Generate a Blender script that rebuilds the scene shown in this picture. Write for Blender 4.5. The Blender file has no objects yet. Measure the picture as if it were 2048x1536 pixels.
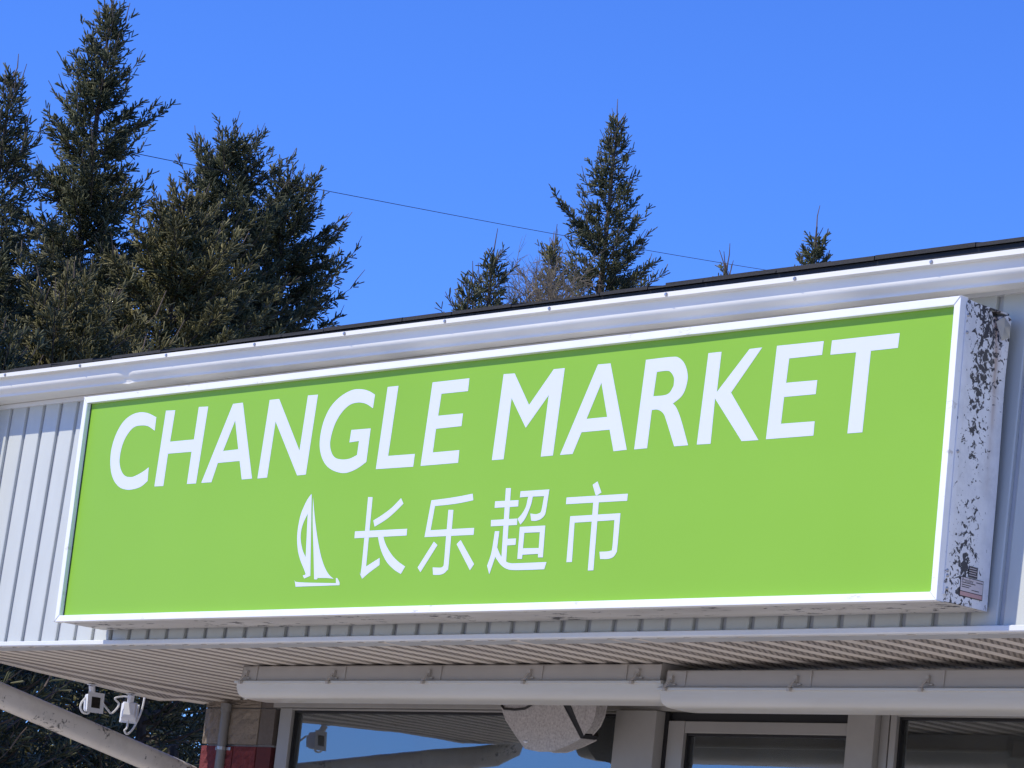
import bpy, bmesh, math, random
import numpy as np
from mathutils import Vector, Matrix
from mathutils.geometry import tessellate_polygon

R = math.radians
scene = bpy.context.scene
COL = scene.collection

# ---------------------------------------------------------------- camera
cam_data = bpy.data.cameras.new('camera')
cam = bpy.data.objects.new('camera', cam_data)
COL.objects.link(cam)
cam_data.sensor_fit = 'HORIZONTAL'
cam_data.sensor_width = 36.0
cam_data.lens = 36.0 * 6376.76 / 2048.0
cam_data.clip_start = 0.1
cam_data.clip_end = 3000
YAW, PITCH, ROLL = -0.853751743, 0.187481541, 0.107730151
fw = Vector((math.sin(YAW) * math.cos(PITCH), math.cos(YAW) * math.cos(PITCH), math.sin(PITCH)))
rt0 = Vector((math.cos(YAW), -math.sin(YAW), 0))
up0 = rt0.cross(fw)
rt = rt0 * math.cos(ROLL) + up0 * math.sin(ROLL)
up = up0 * math.cos(ROLL) - rt0 * math.sin(ROLL)
cam.matrix_world = Matrix(((rt.x, up.x, -fw.x, 14.2491),
                           (rt.y, up.y, -fw.y, -9.3971),
                           (rt.z, up.z, -fw.z, 1.65),
                           (0, 0, 0, 1)))
scene.camera = cam

# ---------------------------------------------------------------- sky, sun, exposure
SUN_DIR = Vector((0.40, 1.0, -1.18)).normalized()        # the way the light travels
SUN_EL = math.asin(-SUN_DIR.z)
SUN_AZ = math.atan2(-SUN_DIR.x, -SUN_DIR.y)              # clockwise from +Y
world = bpy.data.worlds.new('World')
scene.world = world
world.use_nodes = True
wn = world.node_tree.nodes
wl = world.node_tree.links
bg = wn['Background']
sky = wn.new('ShaderNodeTexSky')
sky.sky_type = 'NISHITA'
sky.sun_disc = False
sky.sun_elevation = SUN_EL
sky.sun_rotation = SUN_AZ
sky.altitude = 50
sky.air_density = 1.0
sky.dust_density = 0.0
sky.ozone_density = 4.0
tint = wn.new('ShaderNodeMix')
tint.data_type = 'RGBA'
tint.blend_type = 'MULTIPLY'
tint.inputs[0].default_value = 1.0
tint.inputs[7].default_value = (0.46, 0.80, 1.66, 1)
wl.new(sky.outputs[0], tint.inputs[6])
wl.new(tint.outputs[2], bg.inputs[0])
bg.inputs[1].default_value = 0.11

sun_data = bpy.data.lights.new('sun', 'SUN')
sun_data.energy = 3.4
sun_data.angle = R(0.53)
sun_data.color = (1.0, 0.93, 0.80)
sun = bpy.data.objects.new('sun', sun_data)
COL.objects.link(sun)
sun.rotation_euler = SUN_DIR.to_track_quat('-Z', 'Y').to_euler()
sun.location = (-20, -40, 50)

scene.view_settings.view_transform = 'Standard'
scene.view_settings.look = 'None'
scene.view_settings.gamma = 1.0
scene.view_settings.use_curve_mapping = False
scene.view_settings.exposure = 0.25

rng = random.Random(7)

# ---------------------------------------------------------------- helpers
def link(o, parent=None):
    COL.objects.link(o)
    if parent is not None:
        o.parent = parent
    return o


def tag(o, label=None, cat=None, group=None, kind=None):
    if label:
        o['label'] = label
    if cat:
        o['category'] = cat
    if group:
        o['group'] = group
    if kind:
        o['kind'] = kind
    return o


def empty(name, loc=(0, 0, 0)):
    o = bpy.data.objects.new(name, None)
    o.empty_display_size = 0.2
    o.location = loc
    return link(o)


class MB:
    """collects faces, then links them as one mesh object"""
    def __init__(self):
        self.v, self.f, self.m = [], [], []

    def add(self, vs, fs, mi=0):
        n = len(self.v)
        self.v += [tuple(p) for p in vs]
        self.f += [tuple(i + n for i in f) for f in fs]
        self.m += [mi] * len(fs)
        return self

    def box(self, x0, x1, y0, y1, z0, z1, mi=0):
        return self.add([(x0, y0, z0), (x1, y0, z0), (x1, y1, z0), (x0, y1, z0),
                         (x0, y0, z1), (x1, y0, z1), (x1, y1, z1), (x0, y1, z1)],
                        [(0, 3, 2, 1), (4, 5, 6, 7), (0, 1, 5, 4), (1, 2, 6, 5), (2, 3, 7, 6), (3, 0, 4, 7)], mi)

    def prism_x(self, prof, x0, x1, slope=0.0, closed=True, mi=0, xs=None):
        """prof: (y, z) points, extruded along x"""
        n = len(prof)
        xs = xs or [x0, x1]
        vs, fs = [], []
        for x in xs:
            vs += [(x, y, z + slope * x) for y, z in prof]
        for k in range(len(xs) - 1):
            for i in range(n if closed else n - 1):
                j = (i + 1) % n
                fs.append((k * n + i, k * n + j, (k + 1) * n + j, (k + 1) * n + i))
        if closed:
            fs.append(tuple(range(n)))
            fs.append(tuple(reversed(range((len(xs) - 1) * n, len(xs) * n))))
        return self.add(vs, fs, mi)

    def tube(self, pts, rad, n=8, mi=0, cap=True):
        pts = [Vector(p) for p in pts]
        if not hasattr(rad, '__len__'):
            rad = [rad] * len(pts)
        vs, fs = [], []
        prev = None
        for i, p in enumerate(pts):
            t = (pts[min(i + 1, len(pts) - 1)] - pts[max(i - 1, 0)]).normalized()
            if prev is None:
                a = t.cross(Vector((0, 0, 1)))
                if a.length < 1e-3:
                    a = t.cross(Vector((1, 0, 0)))
            else:
                a = prev - t * prev.dot(t)
            a.normalize()
            prev = a
            b = t.cross(a)
            for k in range(n):
                an = 2 * math.pi * k / n
                vs.append(p + (a * math.cos(an) + b * math.sin(an)) * rad[i])
        for i in range(len(pts) - 1):
            for k in range(n):
                j = (k + 1) % n
                fs.append((i * n + k, i * n + j, (i + 1) * n + j, (i + 1) * n + k))
        if cap:
            fs.append(tuple(reversed(range(n))))
            fs.append(tuple(range((len(pts) - 1) * n, len(pts) * n)))
        return self.add(vs, fs, mi)

    def build(self, name, mats, parent=None, bevel=0, smooth=False, recalc=True):
        me = bpy.data.meshes.new(name)
        me.from_pydata(self.v, [], self.f)
        for m in (mats if isinstance(mats, (list, tuple)) else [mats]):
            me.materials.append(m)
        me.polygons.foreach_set('material_index', self.m)
        if recalc or bevel:
            bm = bmesh.new()
            bm.from_mesh(me)
            if bevel:
                es = [e for e in bm.edges if len(e.link_faces) == 2 and e.calc_face_angle(0) > 0.5]
                bmesh.ops.bevel(bm, geom=es, offset=bevel, segments=2, affect='EDGES', profile=0.6)
            bmesh.ops.recalc_face_normals(bm, faces=bm.faces)
            bm.to_mesh(me)
            bm.free()
        if smooth:
            me.polygons.foreach_set('use_smooth', [True] * len(me.polygons))
            me.set_sharp_from_angle(angle=R(40))
        return link(bpy.data.objects.new(name, me), parent)


# ---------------------------------------------------------------- materials
def new_mat(name):
    m = bpy.data.materials.new(name)
    m.use_nodes = True
    nt = m.node_tree
    return m, nt, nt.nodes['Principled BSDF']


def noise(nt, scale, detail=4, rough=0.6, coord='Object', stretch=None, dist=0.0):
    tc = nt.nodes.new('ShaderNodeTexCoord')
    src = tc.outputs[coord]
    if stretch:
        mp = nt.nodes.new('ShaderNodeMapping')
        mp.inputs['Scale'].default_value = stretch
        nt.links.new(src, mp.inputs[0])
        src = mp.outputs[0]
    n = nt.nodes.new('ShaderNodeTexNoise')
    n.inputs['Scale'].default_value = scale
    n.inputs['Detail'].default_value = detail
    n.inputs['Roughness'].default_value = rough
    n.inputs['Distortion'].default_value = dist
    nt.links.new(src, n.inputs['Vector'])
    return n.outputs['Fac']


def ramp(nt, fac, stops):
    r = nt.nodes.new('ShaderNodeValToRGB')
    e = r.color_ramp.elements
    while len(e) < len(stops):
        e.new(0.5)
    for k, (p, c) in enumerate(stops):
        e[k].position = p
        e[k].color = c if len(c) == 4 else (*c, 1)
    nt.links.new(fac, r.inputs[0])
    return r.outputs[0]


def mix(nt, fac, a, b, mode='MIX'):
    m = nt.nodes.new('ShaderNodeMix')
    m.data_type = 'RGBA'
    m.blend_type = mode
    for k, s in ((0, fac), (6, a), (7, b)):
        if isinstance(s, (int, float)):
            m.inputs[k].default_value = s
        elif isinstance(s, tuple):
            m.inputs[k].default_value = s if len(s) == 4 else (*s, 1)
        else:
            nt.links.new(s, m.inputs[k])
    return m.outputs[2]


def math_node(nt, op, a, b=None, c=None):
    m = nt.nodes.new('ShaderNodeMath')
    m.operation = op
    for k, s in enumerate((a, b, c)):
        if s is None:
            continue
        if isinstance(s, (int, float)):
            m.inputs[k].default_value = s
        else:
            nt.links.new(s, m.inputs[k])
    return m.outputs[0]


def bump(nt, bsdf, h, strength=0.3, dist=0.01):
    b = nt.nodes.new('ShaderNodeBump')
    b.inputs['Strength'].default_value = strength
    b.inputs['Distance'].default_value = dist
    nt.links.new(h, b.inputs['Height'])
    nt.links.new(b.outputs[0], bsdf.inputs['Normal'])


def plain(name, col, rough=0.5, var=0.12, scale=3.0, metal=0.0, spec=0.5, bmp=0.0, bscale=60, stretch=None):
    m, nt, p = new_mat(name)
    f = noise(nt, scale, 6, 0.65, stretch=stretch)
    dark = tuple(c * (1 - var) for c in col)
    lite = tuple(min(1, c * (1 + var * 0.6)) for c in col)
    nt.links.new(ramp(nt, f, [(0.3, dark), (0.7, lite)]), p.inputs['Base Color'])
    p.inputs['Roughness'].default_value = rough
    p.inputs['Metallic'].default_value = metal
    p.inputs['Specular IOR Level'].default_value = spec
    if bmp:
        bump(nt, p, noise(nt, bscale, 5), bmp, 0.004)
    return m


M = {}
M['siding'] = plain('white_siding', (0.565, 0.585, 0.53), 0.48, 0.10, 2.2, stretch=(1, 1, 0.25))
M['siding_back'] = plain('siding_channel', (0.45, 0.465, 0.47), 0.5, 0.12)
M['trim'] = plain('white_trim', (0.74, 0.75, 0.73), 0.4, 0.06)
M['gutter'] = plain('gutter_enamel', (0.80, 0.785, 0.70), 0.5, 0.08, 1.3, stretch=(0.6, 3, 3))
M['steel'] = plain('screw_steel', (0.45, 0.44, 0.42), 0.35, 0.1, metal=0.8)
M['light_housing'] = plain('fixture_enamel', (0.46, 0.425, 0.37), 0.5, 0.12, 3, stretch=(0.3, 1, 4))
M['frame_alu'] = plain('window_aluminium', (0.33, 0.32, 0.295), 0.42, 0.08, 2, metal=0.25, stretch=(1, 1, 0.3))
M['frame_paint'] = plain('window_post_paint', (0.31, 0.30, 0.275), 0.55, 0.1)
M['black'] = plain('black_gasket', (0.008, 0.008, 0.009), 0.6, 0.2)
M['cam_white'] = plain('camera_plastic', (0.72, 0.74, 0.78), 0.35, 0.05)
M['cable'] = plain('cable_white', (0.70, 0.70, 0.69), 0.5, 0.08)
M['lens'] = plain('camera_glass', (0.006, 0.006, 0.007), 0.12, 0.1)
M['conduit'] = plain('conduit_grey', (0.20, 0.195, 0.185), 0.45, 0.12)
M['bark'] = plain('spruce_bark', (0.10, 0.078, 0.058), 0.9, 0.35, 12, bmp=0.4)
M['twig'] = plain('bare_twig', (0.17, 0.125, 0.085), 0.85, 0.3, 9)
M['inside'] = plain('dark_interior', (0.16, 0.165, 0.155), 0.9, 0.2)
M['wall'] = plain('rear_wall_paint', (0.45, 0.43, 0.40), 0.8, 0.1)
M['wire'] = plain('power_cable', (0.02, 0.02, 0.022), 0.6, 0.1)
M['letter'] = plain('white_vinyl', (0.70, 0.725, 0.83), 0.38, 0.02)

# green printed sign face
m, nt, p = new_mat('green_sign_face')
nt.links.new(ramp(nt, noise(nt, 0.7, 3), [(0.3, (0.242, 0.478, 0.041)), (0.7, (0.258, 0.50, 0.047))]), p.inputs['Base Color'])
p.inputs['Roughness'].default_value = 0.42
p.inputs['Specular IOR Level'].default_value = 0.22
bump(nt, p, noise(nt, 1.1, 2), 0.10, 0.05)
M['green'] = m

# white sign frame with scuffs
m, nt, p = new_mat('sign_frame_paint')
base = ramp(nt, noise(nt, 4, 5), [(0.3, (0.82, 0.83, 0.81)), (0.7, (0.90, 0.905, 0.88))])
sc = ramp(nt, noise(nt, 16, 9, 0.72, stretch=(0.35, 1, 1.0)), [(0.605, (0, 0, 0)), (0.68, (1, 1, 1))])
nt.links.new(mix(nt, math_node(nt, 'MULTIPLY', sc, 0.6), base, (0.36, 0.31, 0.25)), p.inputs['Base Color'])
p.inputs['Roughness'].default_value = 0.4
bump(nt, p, noise(nt, 14, 5), 0.12, 0.004)
M['frame'] = m


def peeling(name, band):
    """pale weathered paint peeling off dark metal, with rust runs"""
    m, nt, p = new_mat(name)
    tc = nt.nodes.new('ShaderNodeTexCoord')
    sp = nt.nodes.new('ShaderNodeSeparateXYZ')
    nt.links.new(tc.outputs['Object'], sp.inputs[0])
    paint = ramp(nt, noise(nt, 7, 8, 0.7), [(0.25, (0.58, 0.59, 0.60)), (0.5, (0.76, 0.77, 0.77)), (0.75, (0.84, 0.85, 0.84))])
    flakes = noise(nt, 42, 10, 0.62, dist=0.7)
    zone = noise(nt, 4.2, 3, 0.5, stretch=(1, 1, 0.55))
    if band == 'side':
        # the paint has gone along a strip down the middle of the cheek
        off = math_node(nt, 'ABSOLUTE', math_node(nt, 'SUBTRACT', sp.outputs[1], 0.155))
        strip = math_node(nt, 'SUBTRACT', 0.15, math_node(nt, 'MULTIPLY', off, 1.25))
        hi = math_node(nt, 'MULTIPLY', math_node(nt, 'SUBTRACT', sp.outputs[2], 4.0), 0.035)
        k = math_node(nt, 'ADD', flakes, math_node(nt, 'MULTIPLY', math_node(nt, 'SUBTRACT', zone, 0.5), 0.50))
        k = math_node(nt, 'ADD', math_node(nt, 'ADD', k, strip), hi)
        mask = ramp(nt, k, [(0.618, (0, 0, 0)), (0.631, (1, 1, 1))])
    else:
        k = math_node(nt, 'ADD', noise(nt, 26, 9, 0.68, stretch=(0.45, 1, 1), dist=0.5), math_node(nt, 'MULTIPLY', math_node(nt, 'SUBTRACT', zone, 0.5), 0.5))
        mask = ramp(nt, k, [(0.605, (0, 0, 0)), (0.63, (1, 1, 1))])
        paint = ramp(nt, noise(nt, 3, 8, 0.7, stretch=(0.4, 2, 1)), [(0.25, (0.40, 0.39, 0.36)), (0.7, (0.60, 0.59, 0.56))])
    rust = ramp(nt, noise(nt, 9, 6, 0.6, stretch=(1, 1.6, 0.12)), [(0.60, (0, 0, 0)), (0.72, (1, 1, 1))])
    if band == 'side':
        back = ramp(nt, sp.outputs[1], [(0.17, (0, 0, 0)), (0.24, (1, 1, 1))])
        topz = ramp(nt, math_node(nt, 'SUBTRACT', sp.outputs[2], 3.6), [(0.1, (0.0, 0.0, 0.0)), (0.85, (1, 1, 1))])
        rust = math_node(nt, 'MULTIPLY', math_node(nt, 'MULTIPLY', rust, back), topz)
        rust = math_node(nt, 'MULTIPLY', rust, 0.75)
        # one narrow rust run below the bent corner
        o2 = math_node(nt, 'ABSOLUTE', math_node(nt, 'SUBTRACT', sp.outputs[1], math_node(nt, 'ADD', 0.240, math_node(nt, 'MULTIPLY', noise(nt, 6, 2), 0.02))))
        run = ramp(nt, o2, [(0.0, (1, 1, 1)), (0.016, (0.35, 0.35, 0.35)), (0.035, (0, 0, 0))])
        run = math_node(nt, 'MULTIPLY', math_node(nt, 'MULTIPLY', run, topz), ramp(nt, noise(nt, 14, 5, stretch=(1, 1, 0.5)), [(0.25, (0.2, 0.2, 0.2)), (0.55, (1, 1, 1))]))
        rust = math_node(nt, 'MAXIMUM', rust, math_node(nt, 'MULTIPLY', run, 0.9))
    else:
        rust = math_node(nt, 'MULTIPLY', rust, 0.15)
    c = mix(nt, rust, paint, (0.33, 0.19, 0.10))
    c = mix(nt, mask, c, (0.045, 0.045, 0.052))
    nt.links.new(c, p.inputs['Base Color'])
    p.inputs['Roughness'].default_value = 0.5
    bump(nt, p, math_node(nt, 'SUBTRACT', 1.0, mask), 0.5, 0.0015)
    return m


M['cheek'] = peeling('peeling_cheek_paint', 'side')
M['belly'] = peeling('weathered_belly_paint', 'belly')

# vented soffit: 0 ridge paint, 1 slotted band
M['soffit'] = plain('soffit_enamel', (0.72, 0.665, 0.585), 0.5, 0.14, 1.7, stretch=(3, 0.5, 1))
m, nt, p = new_mat('soffit_slots')
tc = nt.nodes.new('ShaderNodeTexCoord')
sp = nt.nodes.new('ShaderNodeSeparateXYZ')
nt.links.new(tc.outputs['Object'], sp.inputs[0])
# rows of pressed slots, slanting across each band
u = math_node(nt, 'ADD', math_node(nt, 'MULTIPLY', sp.outputs[0], 33.0), math_node(nt, 'MULTIPLY', sp.outputs[1], 24.0))
fr = math_node(nt, 'FRACT', u)
slot = ramp(nt, fr, [(0.0, (1, 1, 1)), (0.36, (1, 1, 1)), (0.46, (0, 0, 0)), (0.92, (0, 0, 0))])
slot.node.color_ramp.elements.new(1.0).color = (1, 1, 1, 1)
zone = ramp(nt, noise(nt, 0.8, 2), [(0.35, (0.55, 0.55, 0.55)), (0.6, (1, 1, 1))])
dirt = ramp(nt, noise(nt, 5, 6, stretch=(2, 0.4, 1)), [(0.3, (0.27, 0.235, 0.20)), (0.7, (0.36, 0.32, 0.275))])
nt.links.new(mix(nt, math_node(nt, 'MULTIPLY', slot, zone), dirt, (0.13, 0.113, 0.098)), p.inputs['Base Color'])
p.inputs['Roughness'].default_value = 0.6
bump(nt, p, math_node(nt, 'SUBTRACT', 1.0, slot), 0.5, 0.004)
M['slots'] = m

# milky fluorescent diffuser
m, nt, p = new_mat('milky_diffuser')
nt.links.new(ramp(nt, noise(nt, 2.5, 5, stretch=(0.3, 1, 2)), [(0.3, (0.53, 0.515, 0.455)), (0.7, (0.61, 0.595, 0.53))]), p.inputs['Base Color'])
p.inputs['Roughness'].default_value = 0.28
p.inputs['Subsurface Weight'].default_value = 0.15
p.inputs['Subsurface Radius'].default_value = (0.02, 0.02, 0.02)
M['diffuser'] = m


def blocks(name, a, b):
    m, nt, p = new_mat(name)
    c = ramp(nt, noise(nt, 42, 8, 0.75), [(0.28, a), (0.55, b), (0.78, tuple(min(1, q * 1.5) for q in b))])
    nt.links.new(mix(nt, 0.6, c, ramp(nt, noise(nt, 4, 4), [(0.3, a), (0.7, b)])), p.inputs['Base Color'])
    p.inputs['Roughness'].default_value = 0.92
    bump(nt, p, noise(nt, 55, 8, 0.7), 0.9, 0.012)
    return m


M['block'] = blocks('split_face_block', (0.155, 0.125, 0.095), (0.29, 0.24, 0.185))
M['block_smooth'] = plain('smooth_block', (0.125, 0.105, 0.09), 0.9, 0.2, 30, bmp=0.3)
M['block_red'] = blocks('split_face_red', (0.115, 0.017, 0.020), (0.20, 0.038, 0.041))
M['block_red_smooth'] = plain('smooth_red_block', (0.085, 0.015, 0.017), 0.85, 0.2, 30, bmp=0.3)
M['mortar'] = plain('mortar', (0.38, 0.35, 0.31), 0.95, 0.2, 25, bmp=0.4)

# speckled galvanised hood
m, nt, p = new_mat('speckled_galvanised')
nt.links.new(ramp(nt, noise(nt, 75, 6, 0.75), [(0.3, (0.24, 0.22, 0.205)), (0.5, (0.42, 0.395, 0.37)), (0.7, (0.56, 0.53, 0.50))]), p.inputs['Base Color'])
p.inputs['Roughness'].default_value = 0.55
p.inputs['Metallic'].default_value = 0.2
M['speckle'] = m

# downspout enamel with black mould along the top
m, nt, p = new_mat('mouldy_enamel')
tc = nt.nodes.new('ShaderNodeTexCoord')
base = ramp(nt, noise(nt, 2, 5), [(0.3, (0.62, 0.58, 0.51)), (0.7, (0.72, 0.68, 0.60))])
k = math_node(nt, 'ADD', noise(nt, 38, 8, 0.7, dist=0.4), math_node(nt, 'MULTIPLY', math_node(nt, 'SUBTRACT', noise(nt, 3.2, 3), 0.5), 0.9))
mould = ramp(nt, k, [(0.60, (0, 0, 0)), (0.66, (1, 1, 1))])
k2 = ramp(nt, noise(nt, 6, 7, 0.7), [(0.5, (0, 0, 0)), (0.75, (1, 1, 1))])
c = mix(nt, math_node(nt, 'MULTIPLY', k2, 0.35), base, (0.30, 0.28, 0.22))
nt.links.new(mix(nt, math_node(nt, 'MULTIPLY', mould, 0.85), c, (0.045, 0.042, 0.035)), p.inputs['Base Color'])
p.inputs['Roughness'].default_value = 0.4
M['mouldy'] = m

# asphalt shingles
m, nt, p = new_mat('asphalt_shingle')
oi = nt.nodes.new('ShaderNodeObjectInfo')
tone = ramp(nt, oi.outputs['Random'], [(0.0, (0.018, 0.018, 0.019)), (1.0, (0.040, 0.038, 0.037))])
nt.links.new(mix(nt, 0.5, tone, ramp(nt, noise(nt, 160, 3), [(0.3, (0.012, 0.012, 0.012)), (0.7, (0.06, 0.058, 0.055))])), p.inputs['Base Color'])
p.inputs['Roughness'].default_value = 0.9
bump(nt, p, noise(nt, 220, 3), 0.5, 0.003)
M['shingle'] = m

# shop glass: dark behind, mirror-like at the surface
m, nt, p = new_mat('shop_glass')
nt.nodes.remove(p)
out = nt.nodes['Material Output']
gl = nt.nodes.new('ShaderNodeBsdfGlossy')
gl.inputs['Roughness'].default_value = 0.015
gl.inputs['Color'].default_value = (0.86, 0.92, 0.96, 1)
tr = nt.nodes.new('ShaderNodeBsdfTransparent')
tr.inputs['Color'].default_value = (0.55, 0.60, 0.58, 1)
fz = nt.nodes.new('ShaderNodeFresnel')
fz.inputs['IOR'].default_value = 2.9
bp_ = nt.nodes.new('ShaderNodeBump')
bp_.inputs['Strength'].default_value = 0.010
bp_.inputs['Distance'].default_value = 0.05
nt.links.new(noise(nt, 1.6, 2), bp_.inputs['Height'])
nt.links.new(bp_.outputs[0], gl.inputs['Normal'])
ms = nt.nodes.new('ShaderNodeMixShader')
nt.links.new(fz.outputs[0], ms.inputs[0])
nt.links.new(tr.outputs[0], ms.inputs[1])
nt.links.new(gl.outputs[0], ms.inputs[2])
df = nt.nodes.new('ShaderNodeBsdfDiffuse')
df.inputs['Color'].default_value = (0.42, 0.43, 0.40, 1)
haze = nt.nodes.new('ShaderNodeMixShader')          # painted haze, a pale veil that lifts the dark pane
nt.links.new(ramp(nt, noise(nt, 2.2, 5, stretch=(1, 1, 0.5)), [(0.3, (0.05, 0.05, 0.05)), (0.75, (0.13, 0.13, 0.13))]), haze.inputs[0])
nt.links.new(ms.outputs[0], haze.inputs[1])
nt.links.new(df.outputs[0], haze.inputs[2])
nt.links.new(haze.outputs[0], out.inputs[0])
M['glass'] = m

# spruce shoots
def foliage(name, a, b, c):
    m, nt, p = new_mat(name)
    at = nt.nodes.new('ShaderNodeAttribute')
    at.attribute_name = 'tone'
    t = ramp(nt, at.outputs['Fac'], [(0.0, a), (0.6, b), (1.0, c)])
    big = ramp(nt, noise(nt, 1.3, 3), [(0.3, (0.75, 0.75, 0.75)), (0.7, (1.15, 1.15, 1.15))])
    nt.links.new(mix(nt, 1.0, t, big, 'MULTIPLY'), p.inputs['Base Color'])
    p.inputs['Roughness'].default_value = 0.65
    p.inputs['Specular IOR Level'].default_value = 0.35
    return m


M['needle_dark'] = foliage('dark_spruce_needles', (0.022, 0.031, 0.011), (0.066, 0.074, 0.026), (0.21, 0.20, 0.095))
M['needle_olive'] = foliage('olive_spruce_needles', (0.044, 0.045, 0.013), (0.112, 0.105, 0.032), (0.28, 0.245, 0.10))

# ---------------------------------------------------------------- ground
m, nt, p = new_mat('pale_concrete_lot')
nt.links.new(ramp(nt, noise(nt, 0.6, 9, 0.7), [(0.3, (0.47, 0.42, 0.345)), (0.7, (0.57, 0.515, 0.43))]), p.inputs['Base Color'])
p.inputs['Roughness'].default_value = 0.95
bump(nt, p, noise(nt, 30, 6), 0.3, 0.01)
g = MB().add([(-1500, -1500, 0), (1500, -1500, 0), (1500, 1500, 0), (-1500, 1500, 0)], [(0, 1, 2, 3)]).build('ground', m, recalc=False)
tag(g, kind='structure')

# ---------------------------------------------------------------- shop building
shop = empty('shop_building', (4, 0.33, 0))
tag(shop, 'white sided shop front with long eave gutter, vented soffit and dark windows', 'building')
OFF = Vector((4, 0.33, 0))


def part(mb, name, mats, parent=None, **k):
    """a part of the shop, coordinates given in world space"""
    o = mb.build(name, mats, None, **k)
    o.parent = parent if parent is not None else shop
    par = o.parent
    o.matrix_parent_inverse = Matrix.Translation(-OFF) if par is shop else Matrix.Identity(4)
    return o


X0, X1 = -1.85, 10.0
ZT = 4.632           # under edge of the upper trim
LEAN = 0.035


def wy(z):
    return 0.33 + LEAN * (z - 3.24)


# fascia wall: channel sheet at the back, each siding board its own piece
fw_ = MB()
zb, zt = 3.235, 4.70
fw_.add([(X0, wy(zb) + .018, zb), (X1, wy(zb) + .018, zb), (X1, wy(zt) + .018, zt), (X0, wy(zt) + .018, zt),
         (X0, wy(zb) + .12, zb), (X1, wy(zb) + .12, zb), (X1, wy(zt) + .12, zt), (X0, wy(zt) + .12, zt)],
        [(0, 1, 2, 3), (4, 7, 6, 5), (0, 4, 5, 1), (3, 2, 6, 7), (0, 3, 7, 4), (1, 5, 6, 2)])
wall = part(fw_, 'fascia_wall', M['siding_back'])
PITCHB = 0.1695
xb = 5.985 - PITCHB * 46
board_mesh = None
i = 0
while xb + i * PITCHB < X1 - 0.02:
    xa = xb + i * PITCHB
    i += 1
    if xa + 0.01 < X0:
        continue
    if board_mesh is None:
        w = PITCHB
        prof = [(0.013, 0.016), (0.018, 0.003), (0.024, 0.0), (w - 0.022, 0.0), (w - 0.016, 0.003), (w - 0.014, 0.016)]
        mb = MB()
        za, zc = 3.2515, 4.648
        n = len(prof)
        vs = [(x, wy(za) + y, za) for x, y in prof] + [(x, wy(zc) + y, zc) for x, y in prof]
        mb.add(vs, [(k, k + 1, n + k + 1, n + k) for k in range(n - 1)] + [(n - 1, 0, n, 2 * n - 1), tuple(range(n)), tuple(range(n, 2 * n))])
        o = mb.build('siding_board', M['siding'], wall)
        board_mesh = o.data
    else:
        o = bpy.data.objects.new('siding_board', board_mesh)
        link(o, wall)
    o.location = (xa + rng.uniform(-.001, .001), rng.uniform(-.0012, .0012), 0)

# bottom trim in lapped lengths
prof = [(0.316, 3.266), (0.308, 3.262), (0.308, 3.243), (0.314, 3.238), (0.36, 3.238), (0.36, 3.246), (0.326, 3.250), (0.326, 3.266)]
part(MB().prism_x(prof, X0 - .005, 3.1635), 'lower_trim', M['trim'])
part(MB().prism_x([(y - .003, z - .001) for y, z in prof], 3.1665, 7.05), 'lower_trim', M['trim'])
part(MB().prism_x(prof, 7.053, X1), 'lower_trim', M['trim'])
# upper trim under the eave
yT = wy(ZT)
part(MB().prism_x([(yT - .012, ZT), (yT - .012, ZT + .0245), (yT + .02, ZT + .0245), (yT + .02, ZT)], X0, X1), 'upper_trim', M['trim'])
# corner post at the left end
part(MB().box(X0 - .03, X0 + .05, .318, .50, 3.268, ZT - .002), 'corner_trim', M['trim'], bevel=.004)

# eave: small soffit and fascia board behind the gutter
yE = yT - 0.08
part(MB().prism_x([(yE, ZT + .027), (yE, ZT + .16), (yE + .03, ZT + .16), (yE + .03, ZT + .040), (yT + .05, ZT + .040), (yT + .05, ZT + .027)], X0 - .1, X1), 'eave_board', M['gutter'])

# gutter, K profile, slightly falling to the right
def gz(x):
    return ZT + 0.143 - 0.0042 * (x + 1.2)


PL = [(.240, 0.0), (.240, -.0215), (.236, -.0235), (.205, -.024), (.203, -.030), (.203, -.066), (.200, -.077), (.192, -.087),
      (.180, -.094), (.171, -.100), (.167, -.106), (.166, -.110), (.166, -.1165), (.162, -.1175), (.0845, -.1175), (.0845, -.012),
      (.0865, -.012), (.0865, -.1155), (.160, -.1155), (.163, -.108), (.170, -.096), (.190, -.082), (.199, -.062), (.199, -.020), (.222, -.012), (.222, 0.0)]
xs = [X0 - .15 + k * 0.2 for k in range(61)] + [X1]
xs += [0.01, 0.05, 0.075, 0.09, 0.105, 0.13, 0.17]
xs = sorted(set(round(x, 4) for x in xs))
n = len(PL)
vs, fs = [], []
for x in xs:
    wob = 0.0008 * math.sin(x * 2.3) + 0.0005 * math.sin(x * 5.1 + 1)
    dent = math.exp(-((x - 0.09) / 0.035) ** 2)
    for pr, dz in PL:
        k = 0.0
        if -.10 < dz < -.03 and pr > .17:
            k = dent * 0.016
        vs.append((x, yT - pr - wob * (pr > .1) + k, gz(x) + dz - (0.006 * dent if dz < -.06 and pr > .15 else 0)))
for a in range(len(xs) - 1):
    for b in range(n):
        c = (b + 1) % n
        fs.append((a * n + b, a * n + c, (a + 1) * n + c, (a + 1) * n + b))
fs += [tuple(range(n)), tuple(reversed(range((len(xs) - 1) * n, len(xs) * n)))]
gut = part(MB().add(vs, fs), 'gutter', M['gutter'], smooth=True)
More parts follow.
